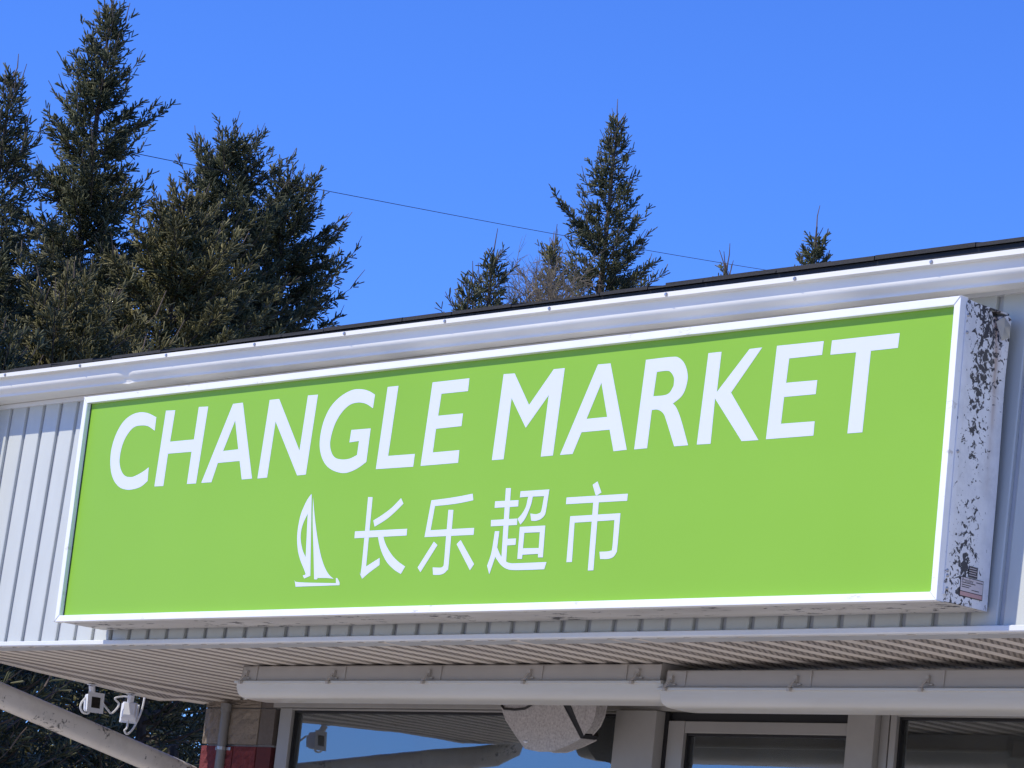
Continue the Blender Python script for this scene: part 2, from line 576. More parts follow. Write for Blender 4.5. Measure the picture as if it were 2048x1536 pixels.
# screws through the front lip
smesh = None
for k in range(13):
    x = -1.03 + k * 0.762 + rng.uniform(-.03, .03)
    mb = MB()
    y0 = 0.0
    mb.tube([(0, 0, 0), (0, -.003, 0), (0, -.007, 0)], [.009, .009, .006], 8)
    if smesh is None:
        o = mb.build('screw', M['steel'], gut)
        smesh = o.data
    else:
        o = link(bpy.data.objects.new('screw', smesh), gut)
    o.location = (x, yT - .240, gz(x) - .0115)

# ---------------------------------------------------------------- roof
SL = 0.285
yR, zR = yT - 0.135, ZT + 0.172
deck = MB()
yb = 7.5
deck.add([(X0 - .2, yR + .02, zR), (X1, yR + .02, zR), (X1, yb, zR + SL * (yb - yR)), (X0 - .2, yb, zR + SL * (yb - yR)),
          (X0 - .2, yR + .02, zR - .02), (X1, yR + .02, zR - .02), (X1, yb, zR + SL * (yb - yR) - .02), (X0 - .2, yb, zR + SL * (yb - yR) - .02)],
         [(0, 1, 2, 3), (4, 7, 6, 5), (0, 4, 5, 1), (3, 2, 6, 7), (0, 3, 7, 4), (1, 5, 6, 2)])
zrg = zR + SL * (yb - yR)
deck.add([(X0 - .2, yb, zrg), (X1, yb, zrg), (X1, 13, zrg - 1.2), (X0 - .2, 13, zrg - 1.2)], [(0, 1, 2, 3)])
roof = part(deck, 'roof', M['shingle'])
# drip edge
part(MB().prism_x([(yR + .004, zR - .035), (yR + .004, zR + .001), (yR + .03, zR + .006), (yR + .03, zR - .035)], X0 - .2, X1), 'drip_edge', M['black'], roof)


def shingle(x0, w, row, lift, th):
    y0 = yR - 0.012 + row * 0.14
    L_ = 0.30
    z0 = zR + SL * (y0 - yR) + .004 + lift
    z1 = z0 + SL * L_ - 0.5 * lift
    mb = MB()
    mb.add([(x0, y0, z0), (x0 + w, y0, z0), (x0 + w, y0 + L_, z1), (x0, y0 + L_, z1),
            (x0, y0, z0 + th), (x0 + w, y0, z0 + th), (x0 + w, y0 + L_, z1 + th * .5), (x0, y0 + L_, z1 + th * .5)],
           [(0, 3, 2, 1), (4, 5, 6, 7), (0, 1, 5, 4), (1, 2, 6, 5), (2, 3, 7, 6), (3, 0, 4, 7)])
    mb.build('shingle', M['shingle'], roof)


for row in range(3):
    x = X0 - .2 - rng.uniform(0, .2)
    while x < X1:
        w = rng.uniform(.28, .62)
        shingle(x + .003, min(w, X1 - x) - .006, row, row * .006 + rng.uniform(0, .002), .009 + rng.choice((0, 0, .007, .010)))
        x += w

# ---------------------------------------------------------------- soffit
SZ = 3.236
DROOP = [(0.33, 0), (0.88, 0), (1.17, -.018), (1.47, -.031), (1.76, -.049), (2.06, -.062), (2.2, -.040), (2.395, -.036)]


def droop(x, y):
    s = max(0.0, min(1.0, (X0 + 0.55 - x) / 0.55)) ** 1.5
    for (a, b), (c, d) in zip(DROOP, DROOP[1:]):
        if a <= y <= c:
            return s * (b + (d - b) * (y - a) / (c - a))
    return 0.0


sof = part(MB().box(X0 + .005, X1, .46, 2.50, SZ + .075, SZ + .085), 'soffit', M['soffit'])
SP = 0.160
x = X0
k = 0
ys = [0.335, 0.6, 0.88, 1.17, 1.47, 1.76, 2.06, 2.2, 2.395]
while x < X1 - .01:
    prof = [(0.0, .004, 1), (0.005, .0, 0), (0.046, .0, 0), (0.052, .004, 0), (SP - .0012, .004, 1)]
    mb = MB()
    n = len(prof)
    vs = []
    jit = rng.uniform(-.0012, .0012)
    # the panels by the right-hand light have come loose and belly down
    for y in ys:
        for px, pz, _ in prof:
            bel = 0.0
            if x + px > 3.2 and y > .95:
                bel = -0.004 * math.sin((x + px - 3.2) * 3.0)
            vs.append((x + px, y, SZ + pz + jit + droop(x + px, y) + bel))
    top = [(a, b, c + .004) for a, b, c in vs]
    f0, f1 = [], []
    for j in range(len(ys) - 1):
        for q in range(n - 1):
            (f1 if q == n - 2 else f0).append((j * n + q, j * n + q + 1, (j + 1) * n + q + 1, (j + 1) * n + q))
    mb.add(vs, f0, 0)
    mb.f += f1
    mb.m += [1] * len(f1)
    mb.add(top, f0 + f1, 0)
    mb.build('soffit_panel', [M['soffit'], M['slots']], sof, recalc=False)
    x += SP
    k += 1
# J channel closing the soffit's left end, sagging with it
mb = MB()
vs = []
for y in ys:
    d = droop(X0, y)
    vs += [(X0 - .006, y, SZ - .003 + d), (X0 + .012, y, SZ - .003 + d), (X0 + .012, y, SZ + .001 + d), (X0 - .002, y, SZ + .001 + d), (X0 - .002, y, SZ + .05), (X0 - .006, y, SZ + .05)]
fs = []
for j in range(len(ys) - 1):
    for q in range(6):
        r = (q + 1) % 6
        fs.append((j * 6 + q, j * 6 + r, (j + 1) * 6 + r, (j + 1) * 6 + q))
mb.add(vs, fs)
part(mb, 'end_channel', M['soffit'], sof)

# body of the building behind the shop front
body = MB()
body.box(X0 + .1, -1.15, 2.62, 12.5, 0, 4.6)
body.box(-1.15, X1, 12.3, 12.5, 0, 4.6)
body.box(X1 - .2, X1, 2.62, 12.3, 0, 4.6)
body.box(-1.15, X1 - .2, 2.50, 2.62, 3.245, 4.6)
body.box(-1.15, X1 - .2, 2.46, 2.60, 0, 0.9)
part(body, 'wall', M['wall'])
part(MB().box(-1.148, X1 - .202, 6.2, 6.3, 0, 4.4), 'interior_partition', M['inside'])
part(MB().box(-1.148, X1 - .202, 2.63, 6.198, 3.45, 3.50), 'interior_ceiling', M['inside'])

# ---------------------------------------------------------------- block column
YC = 2.40
colm = part(MB().box(-1.80, -1.13, YC + .025, YC + .22, 0, 3.232), 'block_column', M['mortar'])


def block(x0, x1, z0, z1, mat, rough, seed):
    r = random.Random(seed)
    nx, nz = (9, 7) if rough else (2, 2)
    mb = MB()
    vs = []
    for a in range(nz + 1):
        for b in range(nx + 1):
            ex = min(b, nx - b) == 0 or min(a, nz - a) == 0
            d = 0 if not rough else (0.004 if ex else r.uniform(-.010, .006))
            vs.append((x0 + (x1 - x0) * b / nx, YC + d - (0.004 if rough else -.003), z0 + (z1 - z0) * a / nz))
    fs = [(a * (nx + 1) + b, a * (nx + 1) + b + 1, (a + 1) * (nx + 1) + b + 1, (a + 1) * (nx + 1) + b) for a in range(nz) for b in range(nx)]
    mb.add(vs, fs)
    ring = [b for b in range(nx + 1)] + [a * (nx + 1) + nx for a in range(1, nz + 1)] + [nz * (nx + 1) + b for b in range(nx - 1, -1, -1)] + [a * (nx + 1) for a in range(nz - 1, 0, -1)]
    base = len(mb.v)
    mb.v += [(vs[q][0], YC + .19, vs[q][2]) for q in ring]
    for q in range(len(ring)):
        s = (q + 1) % len(ring)
        mb.f.append((ring[q], ring[s], base + s, base + q))
        mb.m.append(0)
    mb.build('block', mat, colm, smooth=False)


zc = 2.955
for row in range(4):
    red = row > 0
    z1 = zc + .2175 if row == 0 else zc - .013 - (row - 1) * .2
    z0 = zc if row == 0 else z1 - .190
    mt = M['block_red'] if red else M['block']
    ms_ = M['block_red_smooth'] if red else M['block_smooth']
    sx = -1.655 if row % 2 == 0 else -1.50
    block(-1.825, sx - .005, z0, z1, mt, True, row * 3 + 1)
    block(sx + .005, -1.275, z0, z1, mt, True, row * 3 + 2)
    block(-1.265, -1.125, z0, z1, ms_, False, row * 3 + 3)
block(-1.825, -1.275, 3.180, 3.231, M['block'], True, 40)
block(-1.265, -1.125, 3.180, 3.231, M['block_smooth'], False, 41)

# ---------------------------------------------------------------- windows and door
def bar(mb, x0, x1, z0, z1, y0=YC, y1=YC + .10):
    mb.box(x0, x1, y0, y1, z0, z1)


head = part(MB().prism_x([(YC - .02, 3.183), (YC - .02, 3.234), (YC + .10, 3.234), (YC + .10, 3.183)], -1.118, X1 - .21), 'window_head', M['frame_paint'], bevel=.003)


def window(name, x0, x1, zt_, zb_, left, right, top, y=YC, mat='frame_alu', bot=.05):
    """frame members of their own, a dark gasket line and the pane"""
    w = MB()
    bar(w, x0, x0 + left, zb_, zt_, y)
    fr = part(w, name, M[mat], bevel=.004)
    w = MB()
    bar(w, x1 - right, x1, zb_, zt_, y)
    w.build('jamb', M[mat], fr, bevel=.004)
    w = MB()
    bar(w, x0 + left + .001, x1 - right - .001, zt_ - top, zt_ - .001, y + .004)
    w.build('head_rail', M[mat], fr, bevel=.003)
    w = MB()
    bar(w, x0 + left + .001, x1 - right - .001, zb_, zb_ + bot, y + .004)
    w.build('bottom_rail', M[mat], fr, bevel=.003)
    a, b = x0 + left, x1 - right
    w = MB()
    bar(w, a + .001, a + .012, zb_ + bot + .001, zt_ - top - .001, y + .022, y + .07)
    bar(w, b - .012, b - .001, zb_ + bot + .001, zt_ - top - .001, y + .022, y + .07)
    bar(w, a + .013, b - .013, zt_ - top - .013, zt_ - top - .001, y + .022, y + .07)
    w.build('gasket', M['black'], fr)
    w = MB()
    bar(w, a + .010, b - .010, zb_ + bot, zt_ - top - .008, y + .045, y + .051)
    w.build('pane', M['glass'], fr)
    return fr


window('window', -1.075, 1.905, 3.181, .92, .115, .012, .012)
part(MB().box(-1.116, -1.078, YC + .03, YC + .12, .9, 3.181), 'dark_joint', M['black'])
# square post between window and door, standing proud
part(MB().box(1.907, 2.215, YC - .055, YC + .12, .02, 3.180), 'door_post', M['frame_paint'], bevel=.004)
part(MB().box(2.217, 2.245, YC + .01, YC + .12, .02, 3.180), 'dark_joint', M['black'])
window('door_frame', 2.247, 3.530, 3.135, .02, .118, .012, .062, YC + .01)
part(MB().box(2.247, 3.530, YC + .03, YC + .12, 3.137, 3.181), 'transom_joint', M['black'])
part(MB().box(3.532, 3.715, YC - .020, YC + .12, .02, 3.180), 'door_post', M['frame_paint'], bevel=.004)
part(MB().box(3.717, 3.772, YC + .02, YC + .12, .02, 3.180), 'door_post', M['frame_alu'], bevel=.003)
part(MB().box(3.774, 3.795, YC + .04, YC + .12, .02, 3.180), 'dark_joint', M['black'])
window('window', 3.797, 6.60, 3.181, .92, .040, .06, .012)
window('window', 6.61, 9.60, 3.181, .92, .06, .06, .012)

# ---------------------------------------------------------------- downspout
dsp = MB()


def rect_tube(mb, pts, w, h, rad=.02):
    pts = [Vector(p) for p in pts]
    sec = []
    for cx, cz, a0 in ((w / 2 - rad, h / 2 - rad, 0), (-w / 2 + rad, h / 2 - rad, 90), (-w / 2 + rad, -h / 2 + rad, 180), (w / 2 - rad, -h / 2 + rad, 270)):
        for q in range(5):
            an = R(a0 + q * 22.5)
            sec.append((cx + rad * math.cos(an), cz + rad * math.sin(an)))
    n = len(sec)
    vs, fs = [], []
    side = Vector((1, 0, 0))
    for i, p in enumerate(pts):
        t = (pts[min(i + 1, len(pts) - 1)] - pts[max(i - 1, 0)]).normalized()
        s = (side - t * side.dot(t)).normalized()
        u = s.cross(t)
        vs += [p + s * a + u * b for a, b in sec]
    for i in range(len(pts) - 1):
        for q in range(n):
            r = (q + 1) % n
            fs.append((i * n + q, i * n + r, (i + 1) * n + r, (i + 1) * n + q))
    fs += [tuple(range(n)), tuple(reversed(range((len(pts) - 1) * n, len(pts) * n)))]
    mb.add(vs, fs)


rect_tube(dsp, [(-1.47, .235, 4.72), (-1.47, .235, 4.62), (-1.47, .235, 4.0), (-1.47, .215, 3.32), (-1.50, .22, 3.23), (-1.58, .28, 3.17),
                (-1.68, .42, 3.13), (-1.765, .62, 3.09), (-1.78, .85, 3.043), (-1.78, 1.5, 2.907), (-1.78, 2.14, 2.773), (-1.80, 2.32, 2.735)], .125, .142, .045)
ds = dsp.build('downspout', M['mouldy'], smooth=True)
tag(ds, 'thick sloping white metal downspout specked with mould below the soffit end', 'downspout')

GLYPHS = [
    ('letter_c', [[[(0.653,4.39),(0.654,4.318),(0.593,4.345),(0.529,4.354),(0.46,4.348),(0.406,4.309),(0.374,4.253),(0.367,4.179),(0.39,4.126),(0.433,4.09),(0.493,4.079),(0.544,4.087),(0.601,4.105),(0.643,4.124),(0.648,4.051),(0.601,4.026),(0.542,4.014),(0.472,4.013),(0.397,4.031),(0.333,4.076),(0.293,4.141),(0.278,4.226),(0.299,4.31),(0.347,4.376),(0.41,4.412),(0.487,4.426),(0.568,4.418)]]]),
    ('letter_h', [[[(0.733,4.42),(0.815,4.417),(0.805,4.251),(1.013,4.251),(1.02,4.421),(1.101,4.418),(1.079,4.018),(1.001,4.019),(1.006,4.187),(0.8,4.188),(0.795,4.018),(0.716,4.019)]]]),
    ('letter_a', [[[(1.312,4.418),(1.394,4.419),(1.549,4.021),(1.465,4.02),(1.428,4.117),(1.245,4.116),(1.21,4.018),(1.124,4.019)],[(1.348,4.33),(1.404,4.178),(1.277,4.176)]]]),
    ('letter_n', [[[(1.616,4.418),(1.693,4.418),(1.909,4.143),(1.924,4.42),(2.003,4.419),(1.982,4.02),(1.914,4.019),(1.686,4.304),(1.672,4.02),(1.594,4.019)]]]),
    ('letter_g', [[[(2.449,4.388),(2.445,4.322),(2.39,4.347),(2.328,4.358),(2.262,4.35),(2.202,4.311),(2.16,4.25),(2.144,4.174),(2.162,4.124),(2.197,4.093),(2.252,4.081),(2.311,4.082),(2.365,4.097),(2.368,4.166),(2.295,4.163),(2.299,4.224),(2.446,4.223),(2.442,4.059),(2.38,4.031),(2.316,4.015),(2.256,4.015),(2.177,4.036),(2.117,4.073),(2.076,4.129),(2.061,4.193),(2.072,4.275),(2.112,4.346),(2.179,4.395),(2.264,4.423),(2.339,4.423),(2.401,4.409)]]]),
    ('letter_l', [[[(2.539,4.42),(2.619,4.42),(2.602,4.08),(2.799,4.079),(2.797,4.018),(2.521,4.02)]]]),
    ('letter_e', [[[(2.87,4.419),(3.133,4.42),(3.133,4.359),(2.944,4.359),(2.938,4.254),(3.115,4.254),(3.114,4.194),(2.933,4.192),(2.929,4.079),(3.118,4.08),(3.119,4.02),(2.851,4.019)]]]),
    ('letter_m', [[[(3.372,4.422),(3.448,4.42),(3.57,4.264),(3.712,4.42),(3.785,4.42),(3.767,4.02),(3.687,4.019),(3.697,4.302),(3.564,4.159),(3.445,4.305),(3.435,4.02),(3.355,4.02)]]]),
    ('letter_a', [[[(4.002,4.42),(4.083,4.419),(4.243,4.02),(4.16,4.018),(4.121,4.117),(3.94,4.116),(3.896,4.02),(3.814,4.02)],[(4.037,4.335),(4.097,4.176),(3.964,4.175)]]]),
    ('letter_r', [[[(4.308,4.418),(4.462,4.419),(4.511,4.412),(4.552,4.381),(4.577,4.331),(4.575,4.283),(4.554,4.24),(4.503,4.209),(4.527,4.189),(4.561,4.138),(4.621,4.019),(4.537,4.019),(4.474,4.134),(4.449,4.17),(4.413,4.188),(4.376,4.189),(4.37,4.02),(4.29,4.019)],[(4.384,4.358),(4.444,4.359),(4.472,4.35),(4.495,4.322),(4.497,4.288),(4.477,4.26),(4.445,4.25),(4.377,4.25)]]]),
    ('letter_k', [[[(4.691,4.418),(4.769,4.418),(4.764,4.242),(4.935,4.417),(5.008,4.418),(4.849,4.234),(5.036,4.018),(4.939,4.019),(4.757,4.215),(4.756,4.018),(4.674,4.019)]]]),
    ('letter_e', [[[(5.094,4.418),(5.359,4.417),(5.356,4.359),(5.171,4.358),(5.166,4.254),(5.342,4.253),(5.34,4.194),(5.162,4.194),(5.158,4.08),(5.348,4.079),(5.348,4.019),(5.08,4.019)]]]),
    ('letter_t', [[[(5.405,4.416),(5.773,4.417),(5.77,4.356),(5.625,4.355),(5.617,4.017),(5.536,4.017),(5.545,4.355),(5.403,4.356)]]]),
    ('sailboat_emblem', [[[(2.047,3.921),(2.113,3.515),(2.068,3.503),(2.054,3.518),(2.073,3.521),(2.075,3.526),(2.056,3.551),(2.023,3.591),(1.995,3.637),(1.977,3.691),(1.971,3.748),(1.98,3.819),(2.004,3.871),(2.026,3.902)],[(2.035,3.824),(2.06,3.607),(2.031,3.64),(2.008,3.683),(1.999,3.719),(2.001,3.754),(2.014,3.789)]],[[(2.062,3.904),(2.091,3.811),(2.128,3.714),(2.166,3.632),(2.198,3.579),(2.234,3.536),(2.266,3.511),(2.297,3.496),(2.246,3.501),(2.171,3.503),(2.169,3.496),(2.147,3.497),(2.114,3.644),(2.081,3.787)]],[[(1.993,3.497),(2.032,3.485),(2.319,3.474),(2.314,3.499),(2.323,3.499),(2.344,3.478),(2.347,3.464),(2.008,3.464),(2.003,3.478)]]]),
    ('chinese_character', [[[(2.487,3.886),(2.521,3.884),(2.532,3.549),(2.626,3.588),(2.631,3.554),(2.562,3.52),(2.513,3.491),(2.486,3.522),(2.499,3.543)]],[[(2.734,3.87),(2.756,3.843),(2.704,3.807),(2.643,3.772),(2.562,3.74),(2.547,3.77),(2.61,3.795),(2.676,3.828)]],[[(2.418,3.722),(2.805,3.721),(2.806,3.689),(2.42,3.689)]],[[(2.595,3.695),(2.633,3.694),(2.66,3.651),(2.712,3.601),(2.765,3.567),(2.821,3.541),(2.796,3.507),(2.743,3.529),(2.684,3.566),(2.637,3.616),(2.61,3.66)]]]),
    ('chinese_character', [[[(2.958,3.85),(3.072,3.855),(3.163,3.861),(3.246,3.869),(3.256,3.838),(3.168,3.829),(3.077,3.824),(2.988,3.822),(2.976,3.708),(3.283,3.708),(3.284,3.676),(2.938,3.677)]],[[(3.088,3.8),(3.123,3.798),(3.132,3.54),(3.128,3.519),(3.11,3.504),(3.086,3.497),(3.058,3.496),(3.03,3.497),(3.021,3.532),(3.076,3.529),(3.091,3.533),(3.098,3.547),(3.094,3.641)]],[[(3.009,3.653),(3.037,3.636),(2.937,3.512),(2.913,3.534)]],[[(3.198,3.654),(3.31,3.539),(3.286,3.512),(3.173,3.636)]]]),
    ('chinese_character', [[[(3.473,3.884),(3.507,3.883),(3.528,3.543),(3.494,3.563)]],[[(3.409,3.826),(3.568,3.825),(3.57,3.796),(3.41,3.796)]],[[(3.395,3.74),(3.573,3.74),(3.575,3.711),(3.398,3.711)]],[[(3.518,3.649),(3.579,3.649),(3.58,3.62),(3.521,3.619)]],[[(3.43,3.687),(3.46,3.686),(3.457,3.611),(3.478,3.583),(3.496,3.565),(3.527,3.545),(3.557,3.537),(3.598,3.535),(3.799,3.535),(3.789,3.503),(3.684,3.503),(3.577,3.505),(3.53,3.514),(3.491,3.534),(3.451,3.569),(3.444,3.549),(3.423,3.49),(3.402,3.529),(3.421,3.584),(3.427,3.64)]],[[(3.576,3.865),(3.768,3.865),(3.76,3.769),(3.752,3.746),(3.729,3.731),(3.699,3.725),(3.669,3.727),(3.658,3.76),(3.695,3.755),(3.719,3.759),(3.73,3.771),(3.738,3.836),(3.662,3.837),(3.657,3.805),(3.642,3.767),(3.622,3.733),(3.598,3.712),(3.576,3.739),(3.603,3.762),(3.623,3.792),(3.629,3.823),(3.632,3.838),(3.576,3.837)]],[[(3.597,3.701),(3.766,3.701),(3.772,3.557),(3.74,3.558),(3.739,3.574),(3.634,3.573),(3.634,3.554),(3.603,3.555)],[(3.631,3.673),(3.735,3.672),(3.739,3.6),(3.633,3.602)]]]),
    ('chinese_character', [[[(4.048,3.873),(4.077,3.887),(4.109,3.836),(4.082,3.824),(4.074,3.826)]],[[(3.887,3.823),(4.278,3.823),(4.278,3.792),(3.888,3.793)]],[[(3.924,3.737),(4.244,3.738),(4.246,3.586),(4.242,3.563),(4.225,3.545),(4.193,3.538),(4.145,3.539),(4.136,3.571),(4.188,3.571),(4.207,3.574),(4.215,3.587),(4.211,3.709),(3.956,3.707),(3.965,3.531),(3.93,3.531)]],[[(4.064,3.798),(4.099,3.797),(4.109,3.49),(4.074,3.49)]]]),
]

# ---------------------------------------------------------------- the box sign
SW, SH_, SD = 6.106, 1.22, 0.314
SB = 3.316
sign = empty('box_sign', (SW / 2, SD, SB))
tag(sign, 'long green box sign reading CHANGLE MARKET in a white frame', 'sign')
SOFF = Vector((SW / 2, SD, SB))


def spart(mb, name, mats, **k):
    o = mb.build(name, mats, sign, **k)
    o.matrix_parent_inverse = Matrix.Translation(-SOFF)
    return o


FWID, FD = 0.034, 0.030
B0, B1, T0, T1 = SB, SB + FWID, SB + SH_ - FWID, SB + SH_


def member(quad, name):
    """a mitred length of frame: quad is outer a, outer b, inner b, inner a as (x, z)"""
    segs = 16 if abs(quad[0][0] - quad[1][0]) > 2 else 6
    mb = MB()
    vs, fs = [], []
    for i in range(segs + 1):
        t = i / segs
        o = [quad[0][c] + (quad[1][c] - quad[0][c]) * t for c in (0, 1)]
        q = [quad[3][c] + (quad[2][c] - quad[3][c]) * t for c in (0, 1)]
        j = rng.uniform(-.0012, .0012) if 0 < i < segs else 0
        vs += [(o[0], 0.0 + j, o[1]), (q[0], 0.002 + j, q[1]), (q[0], FD + .012, q[1]), (o[0], FD + .012, o[1])]
    for i in range(segs):
        for b in range(4):
            c = (b + 1) % 4
            fs.append((i * 4 + b, i * 4 + c, (i + 1) * 4 + c, (i + 1) * 4 + b))
    fs += [(0, 1, 2, 3), (segs * 4 + 3, segs * 4 + 2, segs * 4 + 1, segs * 4)]
    mb.add(vs, fs)
    return spart(mb, name, M['frame'], bevel=.0025)


gp = 0.0016
member([(gp, T1), (SW - gp, T1), (SW - FWID - gp, T0), (FWID + gp, T0)], 'frame_rail')
member([(gp, B0), (SW - gp, B0), (SW - FWID - gp, B1), (FWID + gp, B1)], 'frame_rail')
member([(0, B0 + gp), (0, T1 - gp), (FWID, T0 - gp), (FWID, B1 + gp)], 'frame_stile')
member([(SW, B0 + gp), (SW, T1 - gp), (SW - FWID, T0 - gp), (SW - FWID, B1 + gp)], 'frame_stile')
# dark gap between face and frame on the left
spart(MB().box(.034, .0385, FD - .003, FD + .01, B1 + .001, T0 - .001), 'gap_shadow_strip', M['black'])

# printed face, very slightly pillowed
nx, nz = 24, 6
vs, fs = [], []
for a in range(nz + 1):
    for b in range(nx + 1):
        u, v_ = b / nx, a / nz
        vs.append((.0385 + (SW - .075) * u, FD, B1 - .001 + (T0 - B1 + .002) * v_))
for a in range(nz):
    for b in range(nx):
        q = a * (nx + 1) + b
        fs.append((q, q + 1, q + nx + 2, q + nx + 1))
spart(MB().add(vs, fs), 'green_face', M['green'], smooth=True, recalc=False)

# housing: top, left cheek, belly, back
spart(MB().box(.006, SW - .010, FD + .0135, SD, SB + SH_ - .012, SB + SH_ - .005), 'housing_top', M['cheek'])
spart(MB().box(.004, .010, FD + .0135, SD, SB + .012, SB + SH_ - .013), 'left_cheek', M['cheek'])
spart(MB().box(.012, SW - .012, SD - .012, SD - .004, SB + .012, SB + SH_ - .014), 'back_sheet', M['siding_back'])
nx, ny = 40, 4
vs, fs = [], []
for a in range(ny + 1):
    for b in range(nx + 1):
        vs.append((.004 + (SW - .010) * b / nx, FD + .0135 + (SD - FD - .0135) * a / ny, SB + .004 - rng.uniform(0, .002)))
for a in range(ny):
    for b in range(nx):
        q = a * (nx + 1) + b
        fs.append((q, q + nx + 1, q + nx + 2, q + 1))
n = len(vs)
vs += [(x, y, z + .007) for x, y, z in vs]
fs += [tuple(n + i for i in reversed(f)) for f in fs]
spart(MB().add(vs, fs), 'belly_sheet', M['belly'], recalc=False)

# right cheek: sheet metal, crumpled where the upper rear corner was hit
ny, nz = 16, 30
vs, fs = [], []
for a in range(nz + 1):
    for b in range(ny + 1):
        u, v_ = b / ny, a / nz
        y = FD + .0135 + (SD - FD - .0135) * u
        ztop = SB + SH_ - .004 - .030 * max(0, u - .15) - .016 * math.exp(-((u - .70) / .06) ** 2) + .010 * math.exp(-((u - .92) / .05) ** 2)
        z = SB + .004 + (ztop - SB - .004) * v_
        d = max(0, (v_ - .80) / .20)
        dx = -.020 * d ** 1.6 * math.exp(-((u - .74) / .13) ** 2) + .010 * d * math.exp(-((u - .95) / .08) ** 2)
        dx += .0015 * math.sin(v_ * 9 + u * 4)
        vs.append((SW - .004 + dx, y, z))
for a in range(nz):
    for b in range(ny):
        q = a * (ny + 1) + b
        fs.append((q, q + 1, q + ny + 2, q + ny + 1))
n = len(vs)
vs += [(x - .004, y, z) for x, y, z in vs]
fs += [tuple(n + i for i in reversed(f)) for f in fs]
spart(MB().add(vs, fs), 'right_cheek', M['cheek'], smooth=True, recalc=False)
# bent flap at the crumpled corner
fl = MB()
fl.add([(SW - .006, .232, SB + SH_ - .055), (SW + .010, .262, SB + SH_ - .030), (SW + .014, .300, SB + SH_ - .060), (SW + .004, .308, SB + SH_ - .105), (SW - .002, .270, SB + SH_ - .125), (SW + .006, .272, SB + SH_ - .072)],
       [(0, 1, 5), (1, 2, 5), (2, 3, 5), (3, 4, 5), (4, 0, 5)])
spart(fl, 'bent_flap', M['steel'], recalc=False)
# front flange and rivets on the cheek
spart(MB().box(SW + .0005, SW + .0035, FD + .006, FD + .034, SB + .03, SB + SH_ - .02), 'flange', M['cheek'], bevel=.001)
rv = None
for z in (SB + .055, SB + .105, SB + .125, SB + SH_ - .07, SB + SH_ - .14, SB + .6):
    mb = MB()
    mb.tube([(0, 0, 0), (.003, 0, 0), (.006, 0, 0)], [.0075, .0068, .003], 8)
    if rv is None:
        o = mb.build('rivet', M['steel'], sign, smooth=True)
        rv = o.data
    else:
        o = link(bpy.data.objects.new('rivet', rv), sign)
    o.matrix_parent_inverse = Matrix.Translation(-SOFF)
    o.location = (SW + .0036, FD + .020 + rng.uniform(-.004, .004), z)

# maker's plates low on the cheek
lab_w = plain('label_paper', (0.62, 0.56, 0.56), 0.5, 0.06)
lab_p = plain('label_pink', (0.55, 0.33, 0.31), 0.5, 0.06)
lab_k = plain('label_ink', (0.03, 0.028, 0.03), 0.5, 0.1)
lab_d = plain('label_dark_plate', (0.06, 0.055, 0.06), 0.35, 0.3, 60)
xl = SW - .004 + .0022


def plate(y0, y1, z0, z1, x, mat, name, parent=None):
    mb = MB().box(x, x + .0006, y0, y1, z0, z1)
    o = mb.build(name, mat, parent or sign)
    if parent is None:
        o.matrix_parent_inverse = Matrix.Translation(-SOFF)
    return o


lb = plate(.135, .275, SB + .040, SB + .118, xl, lab_k, 'maker_label')
plate(.138, .272, SB + .062, SB + .115, xl + .0008, lab_w, 'label_field', lb)
plate(.138, .272, SB + .043, SB + .059, xl + .0008, lab_p, 'label_band', lb)
for k, (ya, yb_, za) in enumerate(((.144, .225, .094), (.144, .200, .085), (.144, .190, .077), (.205, .250, .070), (.230, .268, .104))):
    plate(ya, yb_, SB + za, SB + za + .0028, xl + .0016, lab_k, 'print_line', lb)
cu = bpy.data.curves.new('label_word', 'FONT')
cu.body = 'Pressley'
cu.size = .021
tmp = bpy.data.objects.new('tmp', cu)
COL.objects.link(tmp)
bpy.context.view_layer.update()
me = bpy.data.meshes.new_from_object(tmp.evaluated_get(bpy.context.evaluated_depsgraph_get()))
bpy.data.objects.remove(tmp)
me.materials.clear()
me.materials.append(lab_k)
me.transform(Matrix(((0, 0, 1, xl + .0018), (1, 0, 0, .143), (0, 1, 0, SB + .099), (0, 0, 0, 1))))
link(bpy.data.objects.new('label_word', me), lb)
dp = plate(.180, .235, SB + .121, SB + .165, xl, lab_d, 'rating_plate')
for k in range(4):
    plate(.184, .231 - .006 * (k % 2), SB + .129 + k * .009, SB + .1315 + k * .009, xl + .0008, lab_w, 'print_line', dp)

# lettering: cut vinyl, each character a piece
def smooth_loop(pts):
    n = len(pts)
    P = [Vector(p) for p in pts]

    def turn(i):
        a, b = P[i] - P[i - 1], P[(i + 1) % n] - P[i]
        return abs(a.angle(b, 0))
    corner = [turn(i) > R(38) for i in range(n)]
    out = []
    for i in range(n):
        a, b = P[i], P[(i + 1) % n]
        out.append(tuple(a))
        if corner[i] and corner[(i + 1) % n]:
            continue
        p0 = P[i - 1] if not corner[i] else a - (b - a) * .6
        p3 = P[(i + 2) % n] if not corner[(i + 1) % n] else b + (b - a) * .6
        for t in (.25, .5, .75):
            out.append(tuple(0.5 * ((2 * a) + (b - p0) * t + (2 * p0 - 5 * a + 4 * b - p3) * t * t + (3 * a - p0 - 3 * b + p3) * t ** 3)))
    return out


